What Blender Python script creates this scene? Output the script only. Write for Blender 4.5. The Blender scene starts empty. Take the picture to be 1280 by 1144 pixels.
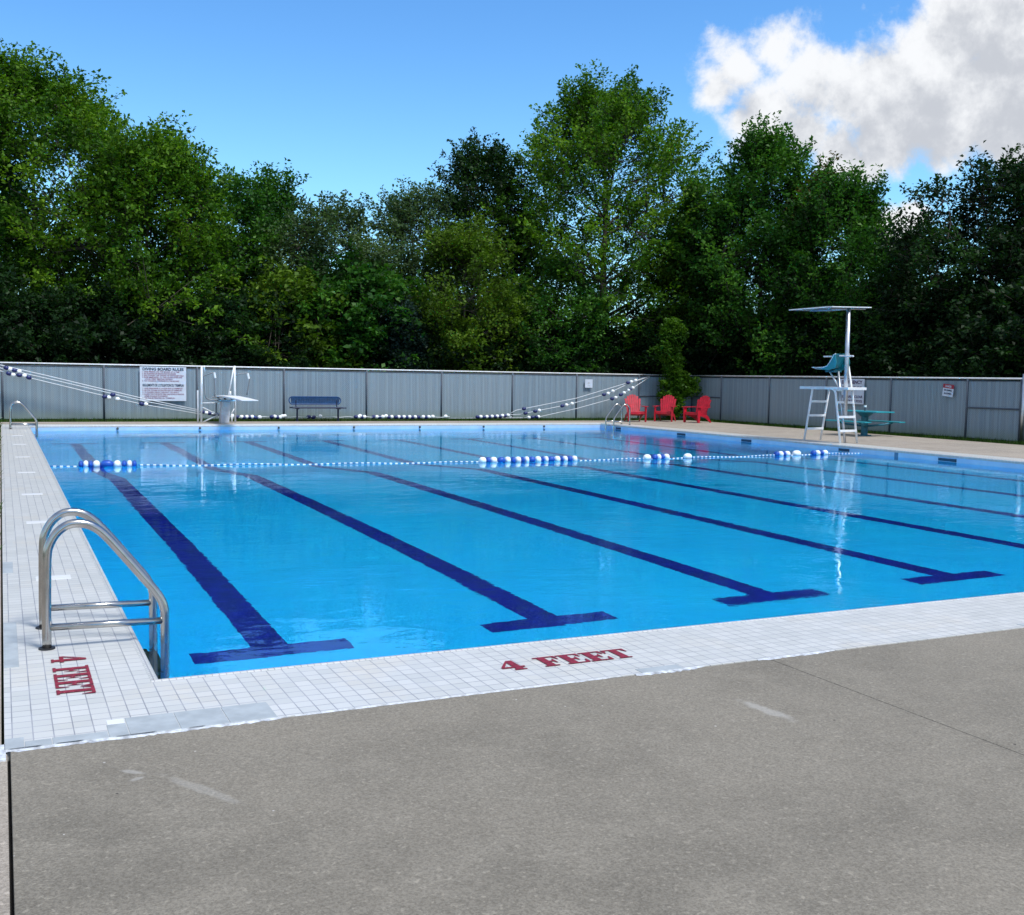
import bpy, math, random
import numpy as np
from mathutils import Vector, Matrix
R_ = math.radians
rnd = random.Random(7)
sc = bpy.context.scene
col = sc.collection

# ---------------------------------------------------------------- camera
FPX, YAW, PITCH, ROLL = 1344.0, .44397, .07415, .0165
CAM = np.array([-.74227, -5.93672, 1.65])
def cam_axes():
    cy, sy, cp, sp = math.cos(YAW), math.sin(YAW), math.cos(PITCH), math.sin(PITCH)
    F = np.array([sy*cp, cy*cp, -sp]); Rt = np.array([cy, -sy, 0.]); U = np.cross(Rt, F)
    cr, sr = math.cos(ROLL), math.sin(ROLL)
    return np.stack([cr*Rt+sr*U, -sr*Rt+cr*U, -F])
AX = cam_axes()
def ray(x, y): return AX.T @ np.array([x-640., 572.-y, -FPX])
def gz(x, y, z=0.):
    r = ray(x, y); return CAM + r*(z-CAM[2])/r[2]
def gy(x, y, Y):
    r = ray(x, y); return CAM + r*(Y-CAM[1])/r[1]
def gx(x, y, X):
    r = ray(x, y); return CAM + r*(X-CAM[0])/r[0]
def at_depth(x, D):
    """ground point seen at column x, D metres ahead of the camera"""
    r = ray(x, 460.); r = r/FPX*D
    return CAM[0]+r[0], CAM[1]+r[1]

cd = bpy.data.cameras.new('camera'); cam = bpy.data.objects.new('camera', cd); col.objects.link(cam)
cd.sensor_fit = 'HORIZONTAL'; cd.sensor_width = 36; cd.lens = 36*FPX/1280; cd.clip_start = .05; cd.clip_end = 2000
M = Matrix.Identity(4)
for i in range(3):
    for j in range(3): M[i][j] = AX[j][i]
    M[i][3] = CAM[i]
cam.matrix_world = M
sc.camera = cam

# ---------------------------------------------------------------- node helpers
class NT:
    def __init__(s, tree): s.t = tree; s.n = tree.nodes; s.l = tree.links
    def new(s, typ, **kw):
        n = s.n.new(typ)
        for k, v in kw.items(): setattr(n, k, v)
        return n
    def link(s, a, b): s.l.new(a, b)
    def put(s, sock, v):
        if hasattr(v, 'is_output') or isinstance(v, bpy.types.NodeSocket): s.l.new(v, sock)
        elif isinstance(v, (tuple, list)) and len(v) == 3 and sock.type == 'RGBA': sock.default_value = (*v, 1)
        else: sock.default_value = v
    def math(s, op, a, b=None, c=None, clamp=False):
        n = s.n.new('ShaderNodeMath'); n.operation = op; n.use_clamp = clamp
        s.put(n.inputs[0], a)
        if b is not None: s.put(n.inputs[1], b)
        if c is not None: s.put(n.inputs[2], c)
        return n.outputs[0]
    def vmath(s, op, a, b=None, out=0):
        n = s.n.new('ShaderNodeVectorMath'); n.operation = op
        s.put(n.inputs[0], a)
        if b is not None: s.put(n.inputs[1], b)
        return n.outputs[out]
    def mix(s, f, a, b, mode='MIX'):
        n = s.n.new('ShaderNodeMix'); n.data_type = 'RGBA'; n.blend_type = mode
        s.put(n.inputs[0], f); s.put(n.inputs[6], a); s.put(n.inputs[7], b)
        return n.outputs[2]
    def noise(s, vec, scale, detail=4, rough=.55, dist=0, out=0):
        n = s.n.new('ShaderNodeTexNoise')
        if vec is not None: s.l.new(vec, n.inputs['Vector'])
        n.inputs['Scale'].default_value = scale; n.inputs['Detail'].default_value = detail
        n.inputs['Roughness'].default_value = rough; n.inputs['Distortion'].default_value = dist
        return n.outputs[out]
    def step(s, v, a, b):
        n = s.n.new('ShaderNodeMapRange'); n.interpolation_type = 'SMOOTHSTEP'
        s.put(n.inputs[0], v); n.inputs[1].default_value = a; n.inputs[2].default_value = b
        return n.outputs[0]
    def sep(s, v):
        n = s.n.new('ShaderNodeSeparateXYZ'); s.l.new(v, n.inputs[0]); return n.outputs
    def comb(s, x, y, z):
        n = s.n.new('ShaderNodeCombineXYZ')
        for i, v in enumerate((x, y, z)): s.put(n.inputs[i], v)
        return n.outputs[0]

def mat(name, base=(.5, .5, .5), rough=.6, metal=0, spec=.5):
    m = bpy.data.materials.new(name); m.use_nodes = True
    t = NT(m.node_tree); b = m.node_tree.nodes['Principled BSDF']
    b.inputs['Base Color'].default_value = (*base, 1); b.inputs['Roughness'].default_value = rough
    b.inputs['Metallic'].default_value = metal; b.inputs['Specular IOR Level'].default_value = spec
    m['_b'] = 1
    return m, t, b
def bump(t, b, h, strength=.3, dist=.01):
    n = t.new('ShaderNodeBump'); n.inputs['Strength'].default_value = strength; n.inputs['Distance'].default_value = dist
    t.link(h, n.inputs['Height']); t.link(n.outputs[0], b.inputs['Normal'])
def objc(t):
    return t.new('ShaderNodeTexCoord').outputs['Object']

def simple(name, c, rough=.5, metal=0, var=.25, scale=6, spec=.5, bmp=0):
    m, t, b = mat(name, c, rough, metal, spec)
    o = objc(t); n = t.noise(o, scale, 5, .6)
    dark = tuple(x*(1-var) for x in c); lite = tuple(min(1, x*(1+var*.5)) for x in c)
    t.link(t.mix(t.step(n, .3, .7), dark, lite), b.inputs['Base Color'])
    if bmp: bump(t, b, t.noise(o, scale*8, 3), bmp, .004)
    return m

MT = {}
def M_(k): return MT[k]

# concrete
def concrete(name, c, warm, stains=False):
    m, t, b = mat(name, c, .9, spec=.3)
    o = objc(t)
    big = t.noise(o, .55, 6, .6); mid = t.noise(o, 3.2, 5, .6); fine = t.noise(o, 95, 4, .75)
    fin2 = t.noise(o, 38, 3, .7)
    c1 = t.mix(t.step(big, .3, .72), tuple(x*.80 for x in c), warm)
    c2 = t.mix(t.step(mid, .35, .75), c1, tuple(x*1.1 for x in c))
    c3 = t.mix(t.math('MULTIPLY', t.step(fine, .35, .68), .8), c2, t.mix(1., c2, (.50, .49, .48), 'MULTIPLY'))
    c3 = t.mix(t.math('MULTIPLY', t.step(fin2, .56, .70), .55), c3, tuple(min(1, x*1.45) for x in c))
    v = t.new('ShaderNodeTexVoronoi'); v.inputs['Scale'].default_value = 5.5; t.link(o, v.inputs['Vector'])
    rndc = t.sep(v.outputs['Color'])[0]
    sp = t.math('MULTIPLY', t.math('LESS_THAN', t.math('ADD', v.outputs['Distance'], t.math('MULTIPLY', fin2, .04)), .052), t.math('GREATER_THAN', rndc, .82))
    c3 = t.mix(t.math('MULTIPLY', sp, .7), c3, (.55, .53, .5))
    sp2 = t.math('MULTIPLY', t.math('LESS_THAN', v.outputs['Distance'], .04), t.math('LESS_THAN', rndc, .16))
    c3 = t.mix(sp2, c3, (.05, .045, .04))
    if stains:
        x, y, z = t.sep(o)[:3]
        # pale scuff lying along its own direction
        def streak(cx, cy, ang, L, W, amt, c3):
            amt = amt*.6; ca, sa = math.cos(ang), math.sin(ang)
            dx = t.math('SUBTRACT', x, cx); dy = t.math('SUBTRACT', y, cy)
            u = t.math('ADD', t.math('MULTIPLY', dx, ca/L), t.math('MULTIPLY', dy, sa/L))
            w = t.math('ADD', t.math('MULTIPLY', dx, -sa/W), t.math('MULTIPLY', dy, ca/W))
            d = t.math('SQRT', t.math('ADD', t.math('MULTIPLY', u, u), t.math('MULTIPLY', w, w)))
            d = t.math('ADD', d, t.math('MULTIPLY', t.math('SUBTRACT', t.noise(o, 14, 5), .5), 1.3))
            return t.mix(t.math('MULTIPLY', t.math('SUBTRACT', 1., t.step(d, .45, 1.05)), amt), c3, (.5, .49, .46))
        p1 = gz(930, 876); p2 = gz(990, 899)
        c3 = streak((p1[0]+p2[0])/2, (p1[1]+p2[1])/2, math.atan2(p2[1]-p1[1], p2[0]-p1[0]), .22, .05, .55, c3)
        for a_, b_, W, am in [((205, 968), (300, 1003), .035, .3), ((152, 962), (180, 966), .02, .55), ((160, 976), (182, 969), .02, .5)]:
            p1 = gz(*a_); p2 = gz(*b_)
            c3 = streak((p1[0]+p2[0])/2, (p1[1]+p2[1])/2, math.atan2(p2[1]-p1[1], p2[0]-p1[0]), .6*math.hypot(p2[0]-p1[0], p2[1]-p1[1]), W, am, c3)
    t.link(c3, b.inputs['Base Color'])
    bump(t, b, t.math('ADD', t.math('MULTIPLY', fine, .6), fin2), .5, .004)
    return m
MT['deck'] = concrete('weathered_concrete', (.236, .213, .172), (.272, .244, .196), True)
MT['deck_tan'] = concrete('tan_concrete', (.37, .325, .27), (.42, .365, .30))

def tile_mat(name, sx=.0857, sy=.09, g=.0026):
    m, t, b = mat(name, (.8, .8, .8), .35)
    o = objc(t); x, y, z = t.sep(o)[:3]
    def cell(v, s):
        u = t.math('DIVIDE', t.math('ADD', v, 50.), s)
        return t.math('FRACT', u), t.math('FLOOR', u)
    fx, ix = cell(x, sx); fy, iy = cell(y, sy)
    def edge(f, w): return t.math('LESS_THAN', t.math('SUBTRACT', .5, t.math('ABSOLUTE', t.math('SUBTRACT', f, .5))), w)
    gxx = edge(fx, g/sx*1.0); gyy = edge(fy, g/sy*1.25)
    wn = t.new('ShaderNodeTexWhiteNoise'); wn.noise_dimensions = '3D'; t.link(t.comb(ix, iy, 0.), wn.inputs[0])
    r = wn.outputs['Value']
    c = t.mix(r, (.52, .525, .50), (.60, .60, .575))
    stain = t.noise(o, 1.3, 6, .62)
    c = t.mix(t.math('MULTIPLY', t.step(stain, .5, .75), .55), c, (.62, .56, .46))
    st2 = t.noise(o, 9, 5, .6)
    c = t.mix(t.math('MULTIPLY', t.step(st2, .55, .8), .3), c, (.6, .58, .57))
    gc = t.mix(t.step(t.noise(o, 4, 4), .35, .65), (.30, .30, .32), (.44, .44, .46))
    c = t.mix(gyy, c, t.mix(1., gc, (.9, .9, .92), 'MULTIPLY'))
    c = t.mix(gxx, c, t.mix(1., gc, (.8, .8, .82), 'MULTIPLY'))
    dirt = t.noise(o, 23, 3, .5)
    c = t.mix(t.math('GREATER_THAN', dirt, .775), c, (.25, .22, .2))
    t.link(c, b.inputs['Base Color'])
    h = t.math('SUBTRACT', 1., t.math('MAXIMUM', gxx, gyy))
    bump(t, b, t.math('ADD', h, t.math('MULTIPLY', r, .25)), .35, .002)
    return m
MT['tile'] = tile_mat('white_coping_tile')
MT['nose'] = tile_mat('white_nosing_tile', .0378, .0378, .0026)
MT['grey_tile'] = simple('grey_stone_tile', (.385, .42, .435), .5, var=.14, scale=9)
MT['bright_tile'] = simple('bright_white_tile', (.74, .75, .76), .3, var=.04)
MT['seal'] = simple('white_sealant', (.55, .58, .62), .7, var=.5, scale=18, bmp=.4)
MT['dirt'] = simple('dark_joint_dirt', (.03, .028, .025), .95)
MT['red_paint'] = simple('faded_red_paint', (.23, .012, .028), .6, var=.35, scale=40)

# pool basin
def pool_mat():
    m, t, b = mat('pool_paint', (.02, .4, .8), .6)
    o = objc(t); z = t.sep(o)[2]
    n1 = t.noise(o, .35, 5, .6); n2 = t.noise(o, 2.5, 5, .65)
    deep = t.mix(t.step(n1, .3, .7), (.001, .55, .97), (.002, .61, .99))
    deep = t.mix(t.math('MULTIPLY', t.step(n2, .5, .75), .35), deep, (.002, .48, .93))
    pale = t.mix(t.step(n2, .35, .7), (.40, .60, .80), (.49, .69, .87))
    up = t.step(z, -.40, -.37)
    t.link(t.mix(up, deep, pale), b.inputs['Base Color'])
    return m
MT['pool'] = pool_mat()
MT['lane'] = simple('navy_lane_paint', (.002, .004, .27), .6, var=.25, scale=5)
MT['joint_blue'] = simple('blue_wall_joint', (.10, .24, .40), .6)
def water_mat():
    m = bpy.data.materials.new('pool_water'); m.use_nodes = True
    t = NT(m.node_tree); m.node_tree.nodes.remove(m.node_tree.nodes['Principled BSDF'])
    out = m.node_tree.nodes['Material Output']
    g = t.new('ShaderNodeBsdfGlass'); g.inputs['IOR'].default_value = 1.333; g.inputs['Roughness'].default_value = 0
    g.inputs['Color'].default_value = (.82, .96, 1, 1)
    o = objc(t)
    mp = t.new('ShaderNodeMapping'); t.link(o, mp.inputs[0]); mp.inputs['Rotation'].default_value = (0, 0, R_(25)); mp.inputs['Scale'].default_value = (1, 1.5, 1)
    v = mp.outputs[0]
    a = t.noise(v, 2.2, 3, .5, .4); b_ = t.noise(v, 9., 3, .55, .3)
    patch = t.step(t.noise(o, .30, 3, .5), .42, .62)
    h = t.math('ADD', t.math('MULTIPLY', t.math('MULTIPLY', a, t.math('MULTIPLY_ADD', patch, .6, .5)), .40), t.math('MULTIPLY', t.math('MULTIPLY', b_, patch), .19))
    bp = t.new('ShaderNodeBump'); bp.inputs['Strength'].default_value = 1; bp.inputs['Distance'].default_value = .016
    t.link(h, bp.inputs['Height']); t.link(bp.outputs[0], g.inputs['Normal'])
    t.link(g.outputs[0], out.inputs['Surface'])
    return m
MT['water'] = water_mat()

def steel_mat(name, c=(.62, .62, .62), rough=.22):
    m, t, b = mat(name, c, rough, 1)
    o = objc(t); n = t.noise(o, 30, 4, .6); t.link(t.math('MULTIPLY_ADD', n, .22, rough-.11), b.inputs['Roughness'])
    t.link(t.mix(t.step(t.noise(o, 7, 5), .4, .75), c, tuple(x*.8 for x in c)), b.inputs['Base Color'])
    return m
MT['steel'] = steel_mat('brushed_stainless_steel', (.46, .45, .435), .22)
MT['galv'] = steel_mat('galvanised_steel', (.55, .58, .62), .4)
MT['white_metal'] = simple('white_painted_metal', (.78, .80, .82), .4, var=.12, scale=5)
MT['dark_metal'] = simple('dark_post_metal', (.07, .09, .12), .6, var=.2)
MT['grey_bar'] = simple('grey_tube_metal', (.20, .22, .24), .4, var=.2)
MT['skim'] = simple('dark_blue_opening', (.03, .07, .12), .7)
MT['black'] = simple('black_rubber', (.015, .015, .018), .6)
MT['blue_bench'] = simple('blue_coated_steel', (.004, .055, .17), .5, var=.25, scale=12)
MT['navy_bench'] = simple('navy_coated_steel', (.008, .02, .06), .5, var=.25)
MT['red_plastic'] = simple('red_resin', (.50, .006, .026), .45, var=.25, scale=5)
MT['teal'] = simple('teal_plastic', (.02, .30, .36), .45, var=.2, scale=5)
MT['teal_dk'] = simple('teal_painted_metal', (.015, .15, .21), .55, var=.35, scale=5)
MT['canopy'] = simple('grey_canopy_panel', (.20, .25, .28), .6, var=.2, scale=3)
MT['fl_blue'] = simple('blue_float', (.01, .08, .42), .35, var=.15)
MT['fl_navy'] = simple('navy_float', (.01, .02, .12), .4, var=.15)
MT['fl_white'] = simple('white_float', (.85, .88, .9), .35, var=.1)
MT['pale_blue'] = simple('pale_blue_fibreglass', (.28, .52, .72), .5, var=.15)
MT['ped'] = simple('grey_pedestal', (.50, .52, .56), .6, var=.15)
MT['sign_white'] = simple('white_sign_board', (.58, .64, .74), .45, var=.08, scale=3)
MT['ink_navy'] = simple('navy_lettering', (.01, .03, .08), .6, var=.1)
MT['ink_red'] = simple('dull_red_lettering', (.28, .09, .16), .6, var=.1)
MT['ink_purple'] = simple('purple_lettering', (.08, .05, .12), .6, var=.1)
MT['sign_red'] = simple('red_sign_panel', (.35, .02, .04), .5, var=.15)
MT['bark'] = simple('dark_bark', (.055, .045, .035), .95, var=.5, scale=9, bmp=.6)
MT['bark_pale'] = simple('pale_bark', (.14, .125, .11), .95, var=.45, scale=9, bmp=.6)

def slat_mat():
    m, t, b = mat('grey_privacy_slats', (.36, .39, .41), .55)
    o = objc(t); x, y, z = t.sep(o)[:3]
    wn = t.new('ShaderNodeTexWhiteNoise'); wn.noise_dimensions = '1D'
    t.link(t.math('FLOOR', t.math('DIVIDE', t.math('ADD', x, 20.), .0588)), wn.inputs['W'])
    oi = t.new('ShaderNodeObjectInfo')
    c = t.mix(wn.outputs['Value'], (.15, .215, .275), (.225, .31, .38))
    c = t.mix(t.math('MULTIPLY', oi.outputs['Random'], .3), c, (.30, .35, .37))
    mp = t.new('ShaderNodeMapping'); t.link(o, mp.inputs[0]); mp.inputs['Scale'].default_value = (6, 1, .5)
    c = t.mix(t.math('MULTIPLY', t.step(t.noise(mp.outputs[0], 1.5, 5), .4, .8), .4), c, (.24, .25, .24))
    # chain-link wire diamonds
    a = t.math('FRACT', t.math('DIVIDE', t.math('ADD', t.math('ADD', x, z), 20.), .072))
    d = t.math('FRACT', t.math('DIVIDE', t.math('ADD', t.math('SUBTRACT', x, z), 20.), .072))
    w = t.math('MAXIMUM', t.math('LESS_THAN', a, .09), t.math('LESS_THAN', d, .09))
    c = t.mix(w, c, (.32, .39, .44))
    c = t.mix(t.math('MULTIPLY', t.math('SUBTRACT', 1., t.step(z, .08, .45)), .5), c, (.22, .27, .19))
    t.link(c, b.inputs['Base Color'])
    return m
MT['slat'] = slat_mat()

def leaf_mat(name, dark, mid, lite, scale=.45):
    m = bpy.data.materials.new(name); m.use_nodes = True
    t = NT(m.node_tree); b = m.node_tree.nodes['Principled BSDF']; out = m.node_tree.nodes['Material Output']
    o = objc(t); g = t.new('ShaderNodeNewGeometry')
    n = t.noise(o, scale, 4, .6)
    f = t.math('ADD', t.math('MULTIPLY', g.outputs['Random Per Island'], .38), t.math('MULTIPLY', t.step(n, .32, .70), .62))
    rp = t.new('ShaderNodeValToRGB'); t.link(f, rp.inputs[0])
    e = rp.color_ramp.elements
    e[0].color = (*dark, 1); e[0].position = .1; e[1].color = (*lite, 1); e[1].position = .95
    q = e.new(.5); q.color = (*mid, 1)
    t.link(rp.outputs[0], b.inputs['Base Color']); b.inputs['Roughness'].default_value = .5
    b.inputs['Specular IOR Level'].default_value = .15
    tr = t.new('ShaderNodeBsdfTranslucent'); t.link(t.mix(1., rp.outputs[0], (1.3, 1.5, .6), 'MULTIPLY'), tr.inputs['Color'])
    mx = t.new('ShaderNodeMixShader'); mx.inputs[0].default_value = .3
    t.link(b.outputs[0], mx.inputs[1]); t.link(tr.outputs[0], mx.inputs[2]); t.link(mx.outputs[0], out.inputs['Surface'])
    return m
MT['lf_maple'] = leaf_mat('maple_leaves', (.018, .06, .006), (.060, .150, .010), (.165, .29, .02))
MT['lf_green'] = leaf_mat('green_leaves', (.010, .045, .008), (.03, .105, .013), (.09, .22, .026))
MT['lf_dark'] = leaf_mat('dark_shaded_leaves', (.005, .016, .006), (.012, .036, .010), (.03, .08, .018))  # own dark green, plus shade of backlit crowns and unlit shrubs in colour
MT['lf_grey'] = leaf_mat('grey_green_leaves', (.03, .06, .028), (.06, .11, .045), (.11, .17, .07))
MT['lf_yellow'] = leaf_mat('yellow_green_leaves', (.03, .06, .006), (.065, .13, .010), (.14, .22, .02))
MT['lf_rust'] = leaf_mat('rusty_leaves', (.05, .045, .012), (.09, .075, .018), (.14, .12, .03))
MT['lf_spruce'] = leaf_mat('blue_spruce_needles', (.008, .022, .018), (.018, .042, .034), (.04, .08, .065))
MT['grass'] = leaf_mat('grass_blades', (.015, .04, .006), (.035, .09, .01), (.08, .16, .02), 2.)

def ground_mat():
    m, t, b = mat('dark_forest_floor', (.03, .05, .015), .95)
    o = objc(t)
    t.link(t.mix(t.step(t.noise(o, .6, 6), .35, .65), (.025, .03, .012), (.035, .065, .015)), b.inputs['Base Color'])
    bump(t, b, t.noise(o, 12, 4), .6, .05)
    return m
MT['ground'] = ground_mat()

# ---------------------------------------------------------------- mesh helpers
class MB:
    def __init__(s): s.v = []; s.f = []
    def add(s, vs, fs):
        o = len(s.v); s.v += [tuple(map(float, v)) for v in vs]; s.f += [tuple(o+i for i in f) for f in fs]
    def box(s, x0, x1, y0, y1, z0, z1):
        s.add([(x0,y0,z0),(x1,y0,z0),(x1,y1,z0),(x0,y1,z0),(x0,y0,z1),(x1,y0,z1),(x1,y1,z1),(x0,y1,z1)],
              [(0,3,2,1),(4,5,6,7),(0,1,5,4),(1,2,6,5),(2,3,7,6),(3,0,4,7)])
        return s
    def tube(s, pts, r, n=10, cap=True):
        pts = [Vector(p) for p in pts]; k = len(pts)
        rs = r if isinstance(r, (list, tuple)) else [r]*k
        rings = []; prev = None
        for i, p in enumerate(pts):
            d = (pts[min(i+1, k-1)]-pts[max(i-1, 0)]).normalized()
            if prev is None:
                a = Vector((0, 0, 1)) if abs(d.z) < .9 else Vector((1, 0, 0)); u = d.cross(a).normalized()
            else: u = (prev - d*prev.dot(d)).normalized()
            prev = u; w = d.cross(u)
            rings.append([p+(u*math.cos(2*math.pi*j/n)+w*math.sin(2*math.pi*j/n))*rs[i] for j in range(n)])
        vs = [v for g in rings for v in g]; fs = []
        for i in range(k-1):
            for j in range(n): fs.append((i*n+j, i*n+(j+1)%n, (i+1)*n+(j+1)%n, (i+1)*n+j))
        if cap: fs += [tuple(range(n-1, -1, -1)), tuple((k-1)*n+j for j in range(n))]
        s.add(vs, fs); return s
    def bar(s, a, b, w, h, up=(0, 0, 1)):
        """rectangular bar from a to b, w across, h along up"""
        a, b, up = Vector(a), Vector(b), Vector(up); d = (b-a).normalized(); sx = d.cross(up).normalized(); u = sx.cross(d)
        c = [sx*(w/2)*i+u*(h/2)*j for i, j in ((-1,-1),(1,-1),(1,1),(-1,1))]
        s.add([a+q for q in c]+[b+q for q in c], [(0,3,2,1)[::-1],(4,5,6,7)[::-1],(0,1,5,4)[::-1],(1,2,6,5)[::-1],(2,3,7,6)[::-1],(3,0,4,7)[::-1]])
        return s
    def prism(s, poly, fn, t0, t1):
        """poly of 2-D points, extruded: fn(a,b,t)->xyz"""
        n = len(poly); vs = [fn(a, b, t0) for a, b in poly]+[fn(a, b, t1) for a, b in poly]
        s.add(vs, [tuple(range(n))[::-1], tuple(range(n, 2*n))]+[(i, (i+1)%n, n+(i+1)%n, n+i) for i in range(n)])
        return s
    def build(s, name, m, parent=None, smooth=False, bevel=0, fix=True):
        me = bpy.data.meshes.new(name); me.from_pydata(s.v, [], s.f)
        if fix:
            import bmesh
            b = bmesh.new(); b.from_mesh(me); bmesh.ops.recalc_face_normals(b, faces=b.faces); b.to_mesh(me); b.free()
        me.materials.append(MT[m] if isinstance(m, str) else m)
        o = bpy.data.objects.new(name, me); col.objects.link(o)
        if parent: o.parent = parent
        if smooth:
            for p in me.polygons: p.use_smooth = len(p.vertices) == 4
        if bevel:
            md = o.modifiers.new('bevel', 'BEVEL'); md.width = bevel; md.segments = 2; md.limit_method = 'ANGLE'; md.angle_limit = R_(40)
        return o
def tag(o, label=None, cat=None, group=None, kind=None):
    if label: o['label'] = label
    if cat: o['category'] = cat
    if group: o['group'] = group
    if kind: o['kind'] = kind
    return o
def empty(name, loc=(0, 0, 0), rz=0, **kw):
    o = bpy.data.objects.new(name, None); col.objects.link(o); o.location = loc; o.rotation_euler = (0, 0, rz)
    o.empty_display_size = .1
    return tag(o, **kw)
def copy_tree(o, parent=None):
    c = o.copy(); col.objects.link(c); c.parent = parent
    for ch in [q for q in list(col.objects) if q.parent == o]: copy_tree(ch, c)
    return c
def spline(pts, n=6):
    P = [Vector(p) for p in pts]; out = []
    for i in range(len(P)-1):
        a, b, c, d = P[max(i-1, 0)], P[i], P[i+1], P[min(i+2, len(P)-1)]
        for k in range(n):
            t = k/n; out.append(.5*((2*b)+(c-a)*t+(2*a-5*b+4*c-d)*t*t+(3*b-a-3*c+d)*t**3))
    out.append(P[-1]); return out
def fast_mesh(name, V, F, m, parent=None):
    me = bpy.data.meshes.new(name); nv, nf, k = len(V), len(F), F.shape[1]
    me.vertices.add(nv); me.vertices.foreach_set('co', V.astype(np.float32).ravel())
    me.loops.add(nf*k); me.loops.foreach_set('vertex_index', F.astype(np.int32).ravel())
    me.polygons.add(nf); me.polygons.foreach_set('loop_start', np.arange(0, nf*k, k, dtype=np.int32))
    me.update(calc_edges=True); me.validate()
    me.materials.append(MT[m])
    o = bpy.data.objects.new(name, me); col.objects.link(o)
    if parent: o.parent = parent
    return o

# ---------------------------------------------------------------- pool
W, L, WZ = 19.46, 28.88, -.16
CL, CN, CF, CR = .755, .884, .80, .80     # coping widths
DN, DF = -1.34, -3.66
prof = [(0, DN), (14.6, DN-.06), (18.6, DF), (L, DF)]
b = MB()
for (y0, z0), (y1, z1) in zip(prof, prof[1:]): b.add([(0,y0,z0),(W,y0,z0),(W,y1,z1),(0,y1,z1)], [(0,1,2,3)])
for x in (0, W):
    for (y0, z0), (y1, z1) in zip(prof, prof[1:]):
        b.add([(x,y0,z0),(x,y1,z1),(x,y1,-.055),(x,y0,-.055)], [(0,1,2,3)])
b.add([(0,0,DN),(W,0,DN),(W,0,-.055),(0,0,-.055)], [(0,1,2,3)])
b.add([(0,L,DF),(W,L,DF),(W,L,-.055),(0,L,-.055)], [(0,1,2,3)])
basin = tag(b.build('pool_basin', 'pool', fix=False), kind='structure')
def floor_z(y):
    for (y0, z0), (y1, z1) in zip(prof, prof[1:]):
        if y <= y1: return z0+(z1-z0)*(y-y0)/(y1-y0)
    return DF
for k in range(8):
    cx = 1.121+2.4*k; b = MB(); h = .145
    ya, yb = 2.06, L-2.06
    ys = [ya+.29]+[y for y, _ in prof[1:3]]+[yb-.29]
    for y0, y1 in zip(ys, ys[1:]):
        b.add([(cx-h,y0,floor_z(y0)+.005),(cx+h,y0,floor_z(y0)+.005),(cx+h,y1,floor_z(y1)+.005),(cx-h,y1,floor_z(y1)+.005)], [(0,1,2,3)])
    for y0, y1 in ((ya, ya+.29), (yb-.29, yb)):
        b.add([(cx-.61,y0,floor_z(y0)+.005),(cx+.61,y0,floor_z(y0)+.005),(cx+.61,y1,floor_z(y1)+.005),(cx-.61,y1,floor_z(y1)+.005)], [(0,1,2,3)])
    b.build('lane_line', 'lane', basin, fix=False)
NX, NY = 2, 2
b = MB(); b.add([(0,0,WZ),(W,0,WZ),(W,L,WZ),(0,L,WZ)], [(0,1,2,3)])
tag(b.build('pool_water', 'water', fix=False), kind='structure')

# coping of tiles round the pool (mesh with its nosing as a child)
n = .045
b = MB()
b.box(-CL, W+CR, -CN, -n, -.07, 0)
b.box(-CL, -n, -n, L+n, -.07, 0); b.box(W+n, W+CR, -n, L+n, -.07, 0)
b.box(-CL, W+CR, L+n, L+CF, -.07, 0)
coping = tag(b.build('pool_coping', 'tile'), kind='structure')
def nosing(p0, p1, nrm):
    """rounded nosing tiles from p0 to p1; nrm points to the water"""
    b = MB(); p0, p1, nrm = Vector(p0), Vector(p1), Vector(nrm)
    prof_ = [(-n, -.06), (-n, .001), (-.03, .006), (-.016, .005), (-.006, -.002), (0.002, -.014), (.004, -.03), (.002, -.062)]
    vs = []
    for a, z in prof_: vs.append(p0+nrm*a+Vector((0, 0, z)))
    for a, z in prof_: vs.append(p1+nrm*a+Vector((0, 0, z)))
    k = len(prof_)
    b.add(vs, [(i, i+1, k+i+1, k+i) for i in range(k-1)]+[tuple(range(k))[::-1], tuple(range(k, 2*k))])
    return b.build('nosing', 'nose', coping)
nosing((-n, 0, 0), (W+n, 0, 0), (0, 1, 0)); nosing((-n, L, 0), (W+n, L, 0), (0, -1, 0))
nosing((0, 0, 0), (0, L, 0), (1, 0, 0)); nosing((W, 0, 0), (W, L, 0), (-1, 0, 0))
# replaced grey tiles and sealant along the near edge
def slab_rects(name, m, rects, z=.003):
    for x0, x1, y0, y1 in rects:
        MB().box(x0, x1, y0, y1, -.02, z).build(name, m, coping, bevel=.0015)
slab_rects('grey_tile', 'grey_tile', [(-.236, -.016, -.882, -.625), (-.012, .208, -.882, -.625), (.212, .436, -.882, -.625),
    (-.324, -.240, -.882, -.700), (-.56, -.328, -.882, -.792), (-.672, -.564, -.882, -.80), (-.753, -.676, -.882, -.735),
    (-.753, -.677, .535, 1.71), (2.50, 2.78, -.882, -.80), (-.753, -.677, 3.6, 4.15), (5.6, 6.1, -.882, -.80)])
slab_rects('bright_tile', 'bright_tile', [(-.519, -.262, y, y+.17) for y in (3.19, 6.65, 9.55, 12.9, 16.3, 20.1, 23.6)] + [(-.32, -.242, -.695, -.625)], .0025)
b = MB(); xs = np.arange(-.80, .52, .02); rr = random.Random(3)
def jag(xs, y0, hw):
    vs = []; 
    for i, x in enumerate(xs):
        w = hw*(.55+.9*rr.random()); e = min(1, (len(xs)-1-i)/6, (i+1)/2)
        vs += [(x, y0+.003+rr.random()*.003, .0012), (x, y0-w*e, -.0034)]
    return vs, [(2*i, 2*i+1, 2*i+3, 2*i+2) for i in range(len(xs)-1)]
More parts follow.
